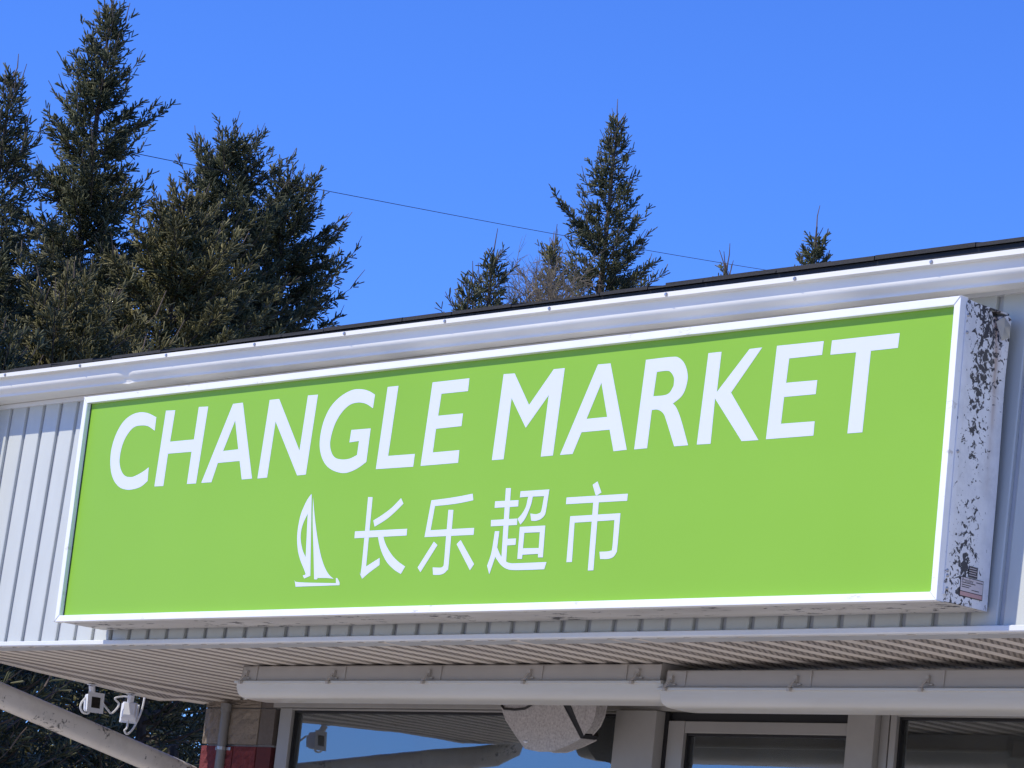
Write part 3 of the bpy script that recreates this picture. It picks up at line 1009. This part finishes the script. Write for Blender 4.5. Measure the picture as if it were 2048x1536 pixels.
for name, strokes in GLYPHS:
    mb = MB()
    for si, loops in enumerate(strokes):
        loops = [smooth_loop(l) if len(l) > 6 and name not in ('letter_h', 'letter_n', 'letter_m', 'letter_k', 'letter_e', 'letter_t', 'letter_a', 'letter_l') else [tuple(p) for p in l] for l in loops]
        yf = FD - .0009 - .00012 * si
        flat = [p for l in loops for p in l]
        tris = tessellate_polygon([[Vector((a, b, 0)) for a, b in l] for l in loops])
        nf = len(flat)
        vs = [(a, yf, b) for a, b in flat] + [(a, FD - .0002, b) for a, b in flat]
        fs = [tuple(t) for t in tris]
        st = 0
        for l in loops:
            for i in range(len(l)):
                j = (i + 1) % len(l)
                fs.append((st + i, st + j, nf + st + j, nf + st + i))
            st += len(l)
        mb.add(vs, fs)
    spart(mb, name, M['letter'])

# ---------------------------------------------------------------- fluorescent lights under the soffit
def strip_light(x0, x1, ztop, clips, label):
    yf = 1.05
    t = empty('strip_light', ((x0 + x1) / 2, yf + .12, ztop))
    off = Matrix.Translation(-Vector(t.location))
    tag(t, label, 'light', 'strip lights under the soffit')

    def lp(mb, name, mat, **k):
        o = mb.build(name, mat, t, **k)
        o.matrix_parent_inverse = off
        return o
    # housing channel with folded seams
    hz = .082
    prof = [(yf, ztop), (yf - .004, ztop - .006), (yf - .010, ztop - hz), (yf + .25, ztop - hz), (yf + .244, ztop - .006), (yf + .24, ztop)]
    lp(MB().prism_x(prof, x0 + .03, x1 - .03), 'housing', M['light_housing'], bevel=.003)
    # lens: lip, belly rounding under, closed ends drawn in
    zl = ztop - hz - .001
    ring = [(-.030, 0), (-.034, -.004), (-.034, -.014), (-.022, -.017), (-.018, -.040), (-.010, -.062), (.004, -.080), (.026, -.089), (.06, -.092), (.12, -.093), (.18, -.092), (.214, -.089), (.236, -.080), (.25, -.062), (.258, -.040), (.262, -.017), (.274, -.014), (.274, -.004), (.27, 0)]
    secs = [(x0, .55), (x0 + .004, .80), (x0 + .012, .94), (x0 + .022, .985), (x0 + .055, 1.0)]
    m_ = int((x1 - x0) / .4)
    secs += [(x0 + .055 + (x1 - x0 - .11) * k / m_, 1.0) for k in range(1, m_)]
    secs += [(x1 - .055, 1.0), (x1 - .022, .985), (x1 - .012, .94), (x1 - .004, .80), (x1, .55)]
    vs, fs = [], []
    n = len(ring)
    for x, s in secs:
        for a, b in ring:
            lipz = b if b > -.0145 else -.0145 + (b + .0145) * (.55 + .45 * s)
            cy = .12
            aa = a if b > -.0145 else cy + (a - cy) * (.93 + .07 * s)
            vs.append((x, yf + aa, zl + lipz))
    for i in range(len(secs) - 1):
        for q in range(n - 1):
            fs.append((i * n + q, i * n + q + 1, (i + 1) * n + q + 1, (i + 1) * n + q))
    fs += [tuple(range(n)), tuple(reversed(range((len(secs) - 1) * n, len(secs) * n)))]
    lp(MB().add(vs, fs), 'diffuser', M['diffuser'], smooth=True)
    # latches over the lip, and pressed seams beside them
    for c in clips:
        mb = MB()
        mb.box(c - .011, c + .011, yf - .022, yf - .006, ztop - .060, ztop - .028)
        mb.add([(c - .008, yf - .023, ztop - .050), (c + .008, yf - .023, ztop - .050), (c - .004, yf - .043, zl - .004), (c - .018, yf - .043, zl - .004),
                (c - .008, yf - .029, ztop - .046), (c + .008, yf - .029, ztop - .046), (c - .004, yf - .049, zl - .002), (c - .018, yf - .049, zl - .002)],
               [(0, 1, 2, 3), (4, 7, 6, 5), (0, 4, 5, 1), (1, 5, 6, 2), (2, 6, 7, 3), (3, 7, 4, 0)])
        mb.box(c - .020, c - .001, yf - .051, yf - .0345, zl - .020, zl - .0045)
        mb.box(c + .012, c + .035, yf - .020, yf - .012, ztop - .072, ztop - .066)
        lp(mb, 'latch', M['light_housing'], bevel=.0015)
        s = MB().box(c + .085 - .17 * (c > x1 - .5), c + .091 - .17 * (c > x1 - .5), yf - .013, yf - .003, ztop - hz + .002, ztop - .007)
        lp(s, 'seam', M['light_housing'])
    return t


strip_light(.285, 3.585, 3.232, [.36, 1.117, 1.886, 2.644, 3.406], 'long milky strip light under the soffit, its end beside the block column')
strip_light(3.565, 6.87, 3.200, [3.633, 4.425, 5.196, 5.958, 6.72], 'long milky strip light under the soffit above the shop door')

# ---------------------------------------------------------------- speckled hood in front of the window
hd = empty('wall_hood', (1.55, 2.2, 2.93))
tag(hd, 'speckled grey metal hood hanging in front of the left shop window', 'hood')
hoff = Matrix.Translation(-Vector(hd.location))


def hp(mb, name, mat, **k):
    o = mb.build(name, mat, hd, **k)
    o.matrix_parent_inverse = hoff
    return o


def facet(front, back, name, mat, bev=.004):
    """a shell between two outlines of (x, y, z)"""
    n = len(front)
    mb = MB()
    mb.add(list(front) + list(back), [tuple(range(n)), tuple(reversed(range(n, 2 * n)))] + [(i, (i + 1) % n, n + (i + 1) % n, n + i) for i in range(n)])
    return hp(mb, name, mat, bevel=bev)


yf = 2.08
shell = [(1.275, 3.215), (1.275, 3.154), (1.31, 3.088), (1.382, 3.014), (1.461, 2.941), (1.572, 2.927), (1.675, 2.929), (1.797, 2.962), (1.894, 2.997), (1.727, 3.215)]
facet([(a, yf + (3.215 - b) * .16, b) for a, b in shell], [(1.5 + (a - 1.5) * .98, yf + .16, 3.215 - (3.215 - b) * .97) for a, b in shell], 'shell', M['speckle'], .004)
facet([(1.732, yf + .002, 3.215), (1.900, yf + .036, 2.998), (1.922, yf + .036, 3.018), (1.786, yf + .002, 3.215)],
      [(1.732, yf + .14, 3.215), (1.900, yf + .14, 3.004), (1.922, yf + .14, 3.022), (1.786, yf + .14, 3.215)], 'slot', M['black'], .001)
sidep = [(1.790, 3.215), (1.928, 3.022), (1.978, 3.068), (2.003, 3.12), (2.014, 3.185), (2.016, 3.215)]
facet([(a, yf + .01 + (3.215 - b) * .10, b) for a, b in sidep], [(1.6 + (a - 1.6) * .98, yf + .10, 3.215 - (3.215 - b) * .97) for a, b in sidep], 'side_cover', M['speckle'], .006)
mb = MB()
mb.tube([(1.282, yf + .002, 3.165), (1.305, yf + .003, 3.146), (1.39, yf + .003, 3.142), (1.47, yf + .002, 3.148), (1.53, yf - .001, 3.172), (1.60, yf - .002, 3.184)], .0065, 6)
hp(mb, 'rim', M['black'], smooth=True)
mb = MB().tube([(1.460, yf + .035, 2.975), (1.485, yf + .036, 2.972)], .006, 6)
hp(mb, 'bolt', M['cam_white'], smooth=True)

# ---------------------------------------------------------------- conduit on the column
cd = MB()
cd.tube([(-1.585, 2.375, 0.02), (-1.585, 2.375, 2.86)], .030, 12)
cd.tube([(-1.585, 2.375, 2.8605), (-1.585, 2.375, 3.15)], .0295, 12)
cd.tube([(-1.585, 2.375, 3.1505), (-1.585, 2.375, 3.20)], .036, 12)
cn = empty('conduit_pipe', (-1.585, 2.375, 0))
tag(cn, 'grey vertical conduit pipe strapped to the block column', 'pipe')
o = cd.build('tube', M['conduit'], cn, smooth=True)
o.matrix_parent_inverse = Matrix.Translation(-Vector(cn.location))
sb = MB()
sb.tube([(-1.585, 2.375, 2.915), (-1.585, 2.375, 2.935)], .0335, 12)
sb.box(-1.66, -1.619, 2.386, 2.390, 2.916, 2.934)
sb.box(-1.551, -1.51, 2.386, 2.390, 2.916, 2.934)
o = sb.build('strap', M['steel'], cn)
o.matrix_parent_inverse = Matrix.Translation(-Vector(cn.location))

# ---------------------------------------------------------------- two little cameras at the soffit's end
def hung_camera(base, body_c, yaw, tilt, label, faced):
    t = empty('security_camera', base)
    tag(t, label, 'camera')
    off = Matrix.Translation(-Vector(base))

    def cp(mb, name, mat, **k):
        o = mb.build(name, mat, t, **k)
        o.matrix_parent_inverse = off
        return o
    b, c = Vector(base), Vector(body_c)
    mb = MB()
    mb.box(b.x - .022, b.x + .022, b.y - .022, b.y + .022, b.z - .006, b.z)
    cp(mb, 'mounting_foot', M['cam_white'], bevel=.002)
    mb = MB()
    mb.tube([b - Vector((0, 0, .006)), b.lerp(c, .4), c + Vector((0, 0, .04))], [.021, .020, .018], 8)
    cp(mb, 'bracket', M['cam_white'], smooth=True)
    Rm = Matrix.Translation(c) @ Matrix.Rotation(yaw, 4, 'Z') @ Matrix.Rotation(tilt, 4, 'X')
    w, h, d = .046, .053, .046
    mb = MB()
    ch = .55
    ring = [(-w, -d, -h), (w, -d, -h), (w, -d, h), (-w, -d, h)]
    back = [(-w * ch, d, -h * ch), (w * ch, d, -h * ch), (w * ch, d, h * ch), (-w * ch, d, h * ch)]
    midr = [(-w, d * .35, -h), (w, d * .35, -h), (w, d * .35, h), (-w, d * .35, h)]
    vs = [Rm @ Vector(p) for p in ring + midr + back]
    fs = [(0, 1, 2, 3), (8, 11, 10, 9)]
    for k in (0, 4):
        fs += [(k + i, k + (i + 1) % 4, k + 4 + (i + 1) % 4, k + 4 + i) for i in range(4)]
    cp(MB().add(vs, fs), 'body', M['cam_white'], bevel=.009)
    mb = MB()
    f = .62
    vs = [Rm @ Vector((a * w * f, -d - .0025 + q, b_ * h * f)) for q in (0, .004) for a, b_ in ((-1, -1), (1, -1), (1, 1), (-1, 1))]
    mb.add(vs, [(0, 1, 2, 3), (4, 7, 6, 5)] + [(i, (i + 1) % 4, 4 + (i + 1) % 4, 4 + i) for i in range(4)])
    cp(mb, 'lens_window', M['lens'])
    return t


ZC = SZ
cyaw = R(58)
hung_camera((-1.83, 1.535, SZ + droop(-1.83, 1.535) - .003), (-1.86, 1.575, 3.088), R(82), R(-6), 'white box camera with black lens window hung under the soffit end', True)
hung_camera((-1.83, 1.83, SZ + droop(-1.83, 1.83) - .003), (-1.86, 1.852, 3.080), R(232), R(14), 'white box camera turned away, nearer the block column under the soffit', False)


def spline(pts, n=6):
    P = [Vector(p) for p in pts]
    out = []
    for i in range(len(P) - 1):
        p0, p1, p2, p3 = P[max(i - 1, 0)], P[i], P[i + 1], P[min(i + 2, len(P) - 1)]
        for k in range(n):
            t = k / n
            out.append(0.5 * ((2 * p1) + (p2 - p0) * t + (2 * p0 - 5 * p1 + 4 * p2 - p3) * t * t + (3 * p1 - p0 - 3 * p2 + p3) * t ** 3))
    out.append(P[-1])
    return out


def cord(pts, label):
    o = MB().tube(spline([(-1.87, y - .052, z - .006) for y, z in pts]), .0062, 6).build('camera_cable', M['cable'], smooth=True)
    tag(o, label, 'cable')


cord([(1.70, 3.115), (1.753, 3.073), (1.782, 3.056), (1.815, 3.087), (1.828, 3.12), (1.794, 3.149), (1.851, 3.169), (1.885, 3.172)], 'thin white cable zigzagging between the two white box cameras')
cord([(1.91, 3.045), (1.909, 2.986), (1.894, 2.966), (1.916, 2.947), (1.946, 2.973), (1.975, 3.026), (2.003, 3.113), (2.012, 3.205)], 'white cable looping down below the camera nearer the column')
cord([(1.60, 3.145), (1.574, 3.115), (1.556, 3.09), (1.552, 3.06), (1.574, 3.033), (1.611, 3.032), (1.627, 3.06)], 'small white cable loop behind the camera with black lens window')
# cable end knot

# ---------------------------------------------------------------- spruces
def fingers(name, P, D, L, RAD, tone, mat, parent):
    """many needle-clad shoots: each a slim six-faced spindle"""
    n = len(P)
    D = D / np.linalg.norm(D, axis=1, keepdims=True)
    ref = np.where(np.abs(D[:, 2:3]) < .9, np.array([[0, 0, 1.0]]), np.array([[1.0, 0, 0]]))
    A = np.cross(D, ref)
    A /= np.linalg.norm(A, axis=1, keepdims=True)
    B = np.cross(D, A)
    V = np.empty((n, 7, 3))
    V[:, 6] = P + D * L[:, None]
    for ring, (t, w) in enumerate(((.04, .8), (.84, 1.0))):
        c = P + D * (L * t)[:, None]
        for k in range(3):
            a = 2 * math.pi * k / 3 + ring * .4
            V[:, ring * 3 + k] = c + (A * math.cos(a) + B * math.sin(a)) * (RAD * w)[:, None]
    base = (np.arange(n) * 7)[:, None, None]
    T = np.array([[0, 1, 3], [1, 4, 3], [1, 2, 4], [2, 5, 4], [2, 0, 5], [0, 3, 5], [3, 4, 6], [4, 5, 6], [5, 3, 6]])[None]
    F = (base + T).reshape(-1).astype(np.int32)
    me = bpy.data.meshes.new(name)
    me.vertices.add(n * 7)
    me.vertices.foreach_set('co', V.reshape(-1).astype(np.float32))
    nf = n * 9
    me.loops.add(nf * 3)
    me.loops.foreach_set('vertex_index', F)
    me.polygons.add(nf)
    me.polygons.foreach_set('loop_start', np.arange(0, nf * 3, 3, dtype=np.int32))
    at = me.attributes.new('tone', 'FLOAT', 'POINT')
    at.data.foreach_set('value', np.repeat(tone, 7).astype(np.float32))
    me.materials.append(mat)
    me.update(calc_edges=True)
    return link(bpy.data.objects.new(name, me), parent)


def spruce(x, y, ztop, zlow, prof, seed, mat, label, dens=1.0, shoot=1.0, lean=(0, 0), name='spruce_tree', asym=0.0, asym_az=0.0, leaders=5, upsweep=1.0):
    r = np.random.default_rng(seed)
    t = empty(name, (x, y, 0))
    tag(t, label, 'tree', 'spruce trees behind the shop')
    wood, bare = MB(), MB()
    d0 = np.array([p[0] for p in prof])
    r0 = np.array([p[1] for p in prof])
    Hh = ztop

    def axis(z):
        k = (ztop - z)
        return np.array([lean[0] * k, lean[1] * k, z])
    # trunk
    zs = np.linspace(0, ztop, 14)
    wood.tube([axis(z) + r.normal(0, .012, 3) * (0, 0, 0)[0] for z in zs], [max(.012, .012 + .013 * (ztop - z)) for z in zs], 7)
    TP, TD, TL, TN = [], [], [], []
    z = ztop - .18
    while z > 1.2:
        below = ztop - z
        rad = float(np.interp(below, d0, r0))
        nb = r.integers(6, 9) if z > zlow else 5
        a0 = r.uniform(0, 6.283)
        for b in range(nb):
            az = a0 + b * 6.283 / nb + r.normal(0, .3)
            L = rad * r.uniform(.50, 1.15) * (1.0 if r.random() > .12 else 1.3) * (1 + asym * math.cos(az - asym_az))
            if L < .06:
                continue
            zz = z + r.uniform(-.06, .06)
            el = np.interp(below, [0, 1, 3, 6, 10], [.85, .42, .14, -.04, -.2]) + r.normal(0, .12)
            hd_ = np.array([math.cos(az), math.sin(az), 0])
            side = np.array([-math.sin(az), math.cos(az), 0])
            bend = r.normal(0, .12)
            cur = upsweep * r.uniform(.15, .42)
            K = 7
            ts = np.linspace(0, 1, K)
            pts = axis(zz)[None] + hd_[None] * (L * ts * math.cos(el))[:, None] + side[None] * (bend * L * ts ** 2)[:, None]
            pts[:, 2] += L * (math.sin(el) * ts + cur * ts ** 2.4)
            wood.tube([tuple(p) for p in pts], list(np.linspace(max(.006, .011 * L + .004), .003, K)), 4, cap=False)
            n = max(4, int(L / .038 * dens))
            tt = np.sort(r.uniform(.10, 1.0, n))
            tt[-1] = 1.0
            pos = np.stack([np.interp(tt, ts, pts[:, c]) for c in range(3)], 1)
            tan = np.stack([np.interp(tt, ts[:-1] + .5 / (K - 1), np.diff(pts[:, c]) * (K - 1)) for c in range(3)], 1)
            tan /= np.linalg.norm(tan, axis=1, keepdims=True)
            sg = np.where(np.arange(n) % 2 == 0, 1, -1)[:, None]
            rot = r.normal(0, .55, n)[:, None]
            sd = side[None] * sg * np.cos(rot) + np.array([[0, 0, 1.0]]) * np.sin(rot)
            td = tan * .85 + sd * r.uniform(.45, .95, n)[:, None] + np.array([[0, 0, .06]])
            td[-1] = tan[-1]
            tl = (.08 + .40 * L * (1 - tt) * r.uniform(.4, 1.1, n)).clip(.07, .50)
            tl[-1] = .14
            TP.append(pos)
            TD.append(td)
            TL.append(tl)
            TN.append(np.full(n, 1.0 if zz > zlow else .16))
            if r.random() < .45 and below < 6 and zz > zlow:
                # a bare candle at the branch tip
                p = pts[-1]
                dirn = tan[-1] * .7 + np.array([0, 0, .55]) + r.normal(0, .15, 3)
                q = p + dirn / np.linalg.norm(dirn) * r.uniform(.12, .36)
                bare.tube([tuple(p), tuple((p + q) / 2 + r.normal(0, .008, 3)), tuple(q)], [.008, .0065, .004], 4)
        z -= r.uniform(.19, .29) * (1.0 if below > 1.2 else .75) * (1.0 if z > zlow else 1.7)
    # top leaders
    tp = axis(ztop)
    for k in range(leaders):
        a = r.uniform(0, 6.283)
        s = .10 if k == 0 else r.uniform(.3, .75)
        dirn = np.array([math.cos(a) * s, math.sin(a) * s, 1.0])
        b = tp - np.array([0, 0, .02 if k == 0 else r.uniform(.05, .40)])
        q = b + dirn / np.linalg.norm(dirn) * (r.uniform(.30, .42) if k == 0 else r.uniform(.16, .36))
        bare.tube([tuple(b), tuple((b + q) / 2 + r.normal(0, .012, 3)), tuple(q)], [.010, .008, .0045], 5)
    TP = np.concatenate(TP)
    TD = np.concatenate(TD)
    TD /= np.linalg.norm(TD, axis=1, keepdims=True)
    TL = np.concatenate(TL)
    TN = np.concatenate(TN)
    ns = np.maximum(2, (TL / .0185 * dens * TN).astype(int))
    idx = np.repeat(np.arange(len(TP)), ns)
    n = len(idx)
    s = r.uniform(.05, 1.0, n)
    droopv = np.zeros((n, 3))
    P = TP[idx] + TD[idx] * (TL[idx] * s)[:, None] + droopv
    rv_ = r.normal(0, 1, (n, 3))
    rv_ -= TD[idx] * np.sum(rv_ * TD[idx], 1, keepdims=True)
    rv_ /= np.linalg.norm(rv_, axis=1, keepdims=True)
    D = TD[idx] * r.uniform(.6, 1.0, n)[:, None] + rv_ * r.uniform(.3, .85, n)[:, None] + np.array([[0, 0, .12]])
    big = np.where(TN[idx] < .5, 1.6, 1.0) * shoot
    Ls = r.uniform(.070, .135, n) * big
    RA = r.uniform(.0072, .0105, n) * big
    tone = np.clip(r.normal(.46, .27, n), 0, 1)
    off = np.array([x, y, 0.0])
    wood.build('trunk', M['bark'], t, recalc=False, smooth=True)
    if bare.v:
        bare.build('bare_shoots', M['twig'], t, recalc=False)['kind'] = 'stuff'
    fingers('crown', P, D, Ls, RA, tone, mat, t)['kind'] = 'stuff'
    return n


NT = 0
nd, no = M['needle_dark'], M['needle_olive']
# (x, y, ztop, zlow, profile, ...)
NT += spruce(-19.52, 12.50, 13.58, 8.2, [(0, .05), (.5, .24), (1.0, .40), (1.7, .58), (2.4, .84), (3.2, 1.05), (5, 1.55), (9, 1.8)], 11, nd,
             'tallest dark spruce rising to the top edge of the photo', dens=1.0)
NT += spruce(-18.75, 10.70, 12.0, 7.8, [(0, .05), (.6, .28), (1.2, .5), (2.2, .7), (4, 1.1), (8, 1.4)], 12, nd,
             'slim dark spruce cut by the left edge with long bare leaders', dens=.88)
NT += spruce(-21.21, 15.90, 12.75, 9.4, [(0, .24), (.4, .60), (1.0, .82), (2.0, 1.05), (4, 1.3), (8, 1.6)], 13, nd,
             'blunt topped dark spruce with twin leaders beside the tallest one', dens=1.0, leaders=7)
NT += spruce(-21.54, 17.19, 12.62, 10.0, [(0, .16), (.4, .42), (.8, .66), (1.2, .92), (2.0, .95), (3.0, .85), (5, .8), (8, .8)], 14, nd,
             'dark spruce with long upswept boughs reaching right into the sky', dens=1.05, asym=.26, asym_az=.9, upsweep=1.0)
NT += spruce(-15.32, 11.11, 10.10, 6.8, [(0, .08), (.4, .35), (1.0, .82), (1.8, 1.2), (3, 1.55), (6, 1.7)], 15, no,
             'olive green younger spruce in front of the dark ones', dens=1.05, shoot=1.0)
NT += spruce(-12.87, 8.19, 8.15, 6.0, [(0, .12), (.4, .5), (.9, .95), (1.6, 1.35), (3, 1.6), (6, 1.7)], 16, no,
             'low olive spruce just above the gutter at the left', dens=1.0, shoot=.95)
NT += spruce(-11.75, 6.60, 7.25, 5.0, [(0, .12), (.5, .45), (1.0, .75), (2, 1.1), (5, 1.6)], 17, nd,
             'low dark spruce in the left corner above the gutter', dens=1.0, shoot=.95)
NT += spruce(-19.78, 21.80, 14.55, 11.2, [(0, .04), (.5, .15), (.9, .27), (1.4, .43), (2.0, .62), (2.6, .84), (3.4, .9), (5, 1.0)], 18, nd,
             'lone pointed spruce standing above the middle of the roof', dens=.95, upsweep=1.3)
NT += spruce(-16.84, 17.14, 11.10, 9.8, [(0, .04), (.4, .16), (.8, .32), (1.4, .42), (3, .8)], 19, nd,
             'small spruce tip left of the bare shrub', dens=.85)
NT += spruce(-16.25, 16.30, 10.38, 9.6, [(0, .04), (.4, .16), (.8, .34), (1.6, .5), (3, .8)], 20, nd,
             'lowest spruce tip barely clearing the roof edge left of the bare shrub', dens=.7)
NT += spruce(-19.57, 20.62, 12.35, 11.0, [(0, .03), (.4, .12), (.9, .22), (1.6, .42), (3, .8)], 21, no,
             'small spruce tip between the bare shrub and the lone spruce', dens=.8)
NT += spruce(-16.49, 22.84, 12.82, 11.8, [(0, .02), (.3, .08), (.6, .15), (1.0, .24), (3, .6)], 24, nd,
             'narrow spruce tip poking over the roof at the right', dens=1.1, leaders=3)
NT += spruce(-16.10, 20.73, 11.72, 11.0, [(0, .03), (.4, .08), (.9, .35), (3, .8)], 23, nd,
             'bare leader shoots of a hidden spruce over the roof', dens=.8, leaders=7)
# the lower wood seen under the soffit end
for k, (px, py, zt_, sd) in enumerate(((-8.9, 5.3, 5.5, 31), (-9.3, 7.2, 5.9, 32), (-6.9, 3.6, 4.6, 33), (-13.5, 10.6, 7.0, 34))):
    NT += spruce(px, py, zt_, .6, [(0, .10), (.5, .5), (1.2, .9), (2.2, 1.25), (5, 1.6)], sd, nd,
                 ('dark spruce seen below the soffit behind the two cameras', 'dark spruce seen below the soffit beside the block column',
                  'dark spruce seen below the sloping downspout at the lower left', 'dark spruce deep in shade beyond the soffit end')[k], dens=.48, shoot=1.0)
# unseen spruces added left of the view to shade the low ones
for k, (px, py, zt_, sd) in enumerate(((-10.9, 1.5, 12.0, 41), (-13.8, 2.9, 12.5, 42), (-8.8, .2, 9.8, 43), (-15.8, 2.5, 13.4, 44), (-12.3, 1.6, 11.6, 45))):
    NT += spruce(px, py, zt_, .8, [(0, .10), (.8, .6), (2.0, 1.1), (4, 1.6), (8, 1.9)], sd, nd,
                 ('unseen spruce added for shade left of the shop', 'tall unseen spruce added for shade left of the low olive one', 'shorter unseen spruce added for shade nearest the shop',
                  'tallest unseen spruce added for shade farthest left', 'bushy unseen spruce added for shade between the two tall ones')[k], dens=.22, shoot=3.3)
import sys
sys.stderr.write('shoots %d\n' % NT)

# ---------------------------------------------------------------- bare shrub
r = np.random.default_rng(5)
sh = empty('bare_shrub', (-16.9, 18.25, 0))
tag(sh, 'leafless grey brown shrub crown beside the lone spruce', 'shrub')
tr, tw = MB(), MB()
tr.tube([(0, 0, 0), (.05, 0, 5), (0, .03, 10.35)], [.10, .07, .04], 7)


def grow(mb, p, d, L, rad, depth):
    pts = [p]
    for k in range(3):
        d = d + r.normal(0, .13, 3) + np.array([0, 0, .05])
        d /= np.linalg.norm(d)
        pts.append(pts[-1] + d * L / 3)
    mb.tube([tuple(q) for q in pts], [rad, rad * .85, rad * .7, rad * .5], 4, cap=False)
    if depth == 0:
        return
    for k in range(r.integers(3, 6)):
        b = pts[r.integers(1, 4)]
        nd_ = d + r.normal(0, .55, 3)
        nd_ /= np.linalg.norm(nd_)
        grow(mb, b, nd_, L * r.uniform(.5, .8), rad * .6, depth - 1)


for k in range(18):
    a = k * .63 + r.uniform(-.2, .2)
    d = np.array([math.cos(a) * .8, math.sin(a) * .8, 1.0])
    grow(tw, np.array([0, 0, 10.15 + r.uniform(0, .3)]), d / np.linalg.norm(d), r.uniform(.42, .66), .013, 3)
tr.build('trunk', M['bark'], sh, recalc=False, smooth=True)
tw.build('twigs', plain('grey_twig', (0.24, 0.195, 0.13), 0.85, 0.25, 9), sh, recalc=False)['kind'] = 'stuff'

# ---------------------------------------------------------------- overhead wire
W = [(-18.2, 8.0, 11.10), (-19.49, 11.63, 11.67), (-20.3, 14.0, 12.05), (-21.43, 17.48, 12.64), (-25.06, 25.41, 14.26), (-26.9, 32.05, 15.4), (-28.2, 37.0, 16.3)]
wr = MB().tube(spline(W, 5), .0055, 5, cap=False).build('overhead_wire', M['wire'], smooth=True)
tag(wr, 'thin dark overhead wire slanting down across the sky', 'wire')
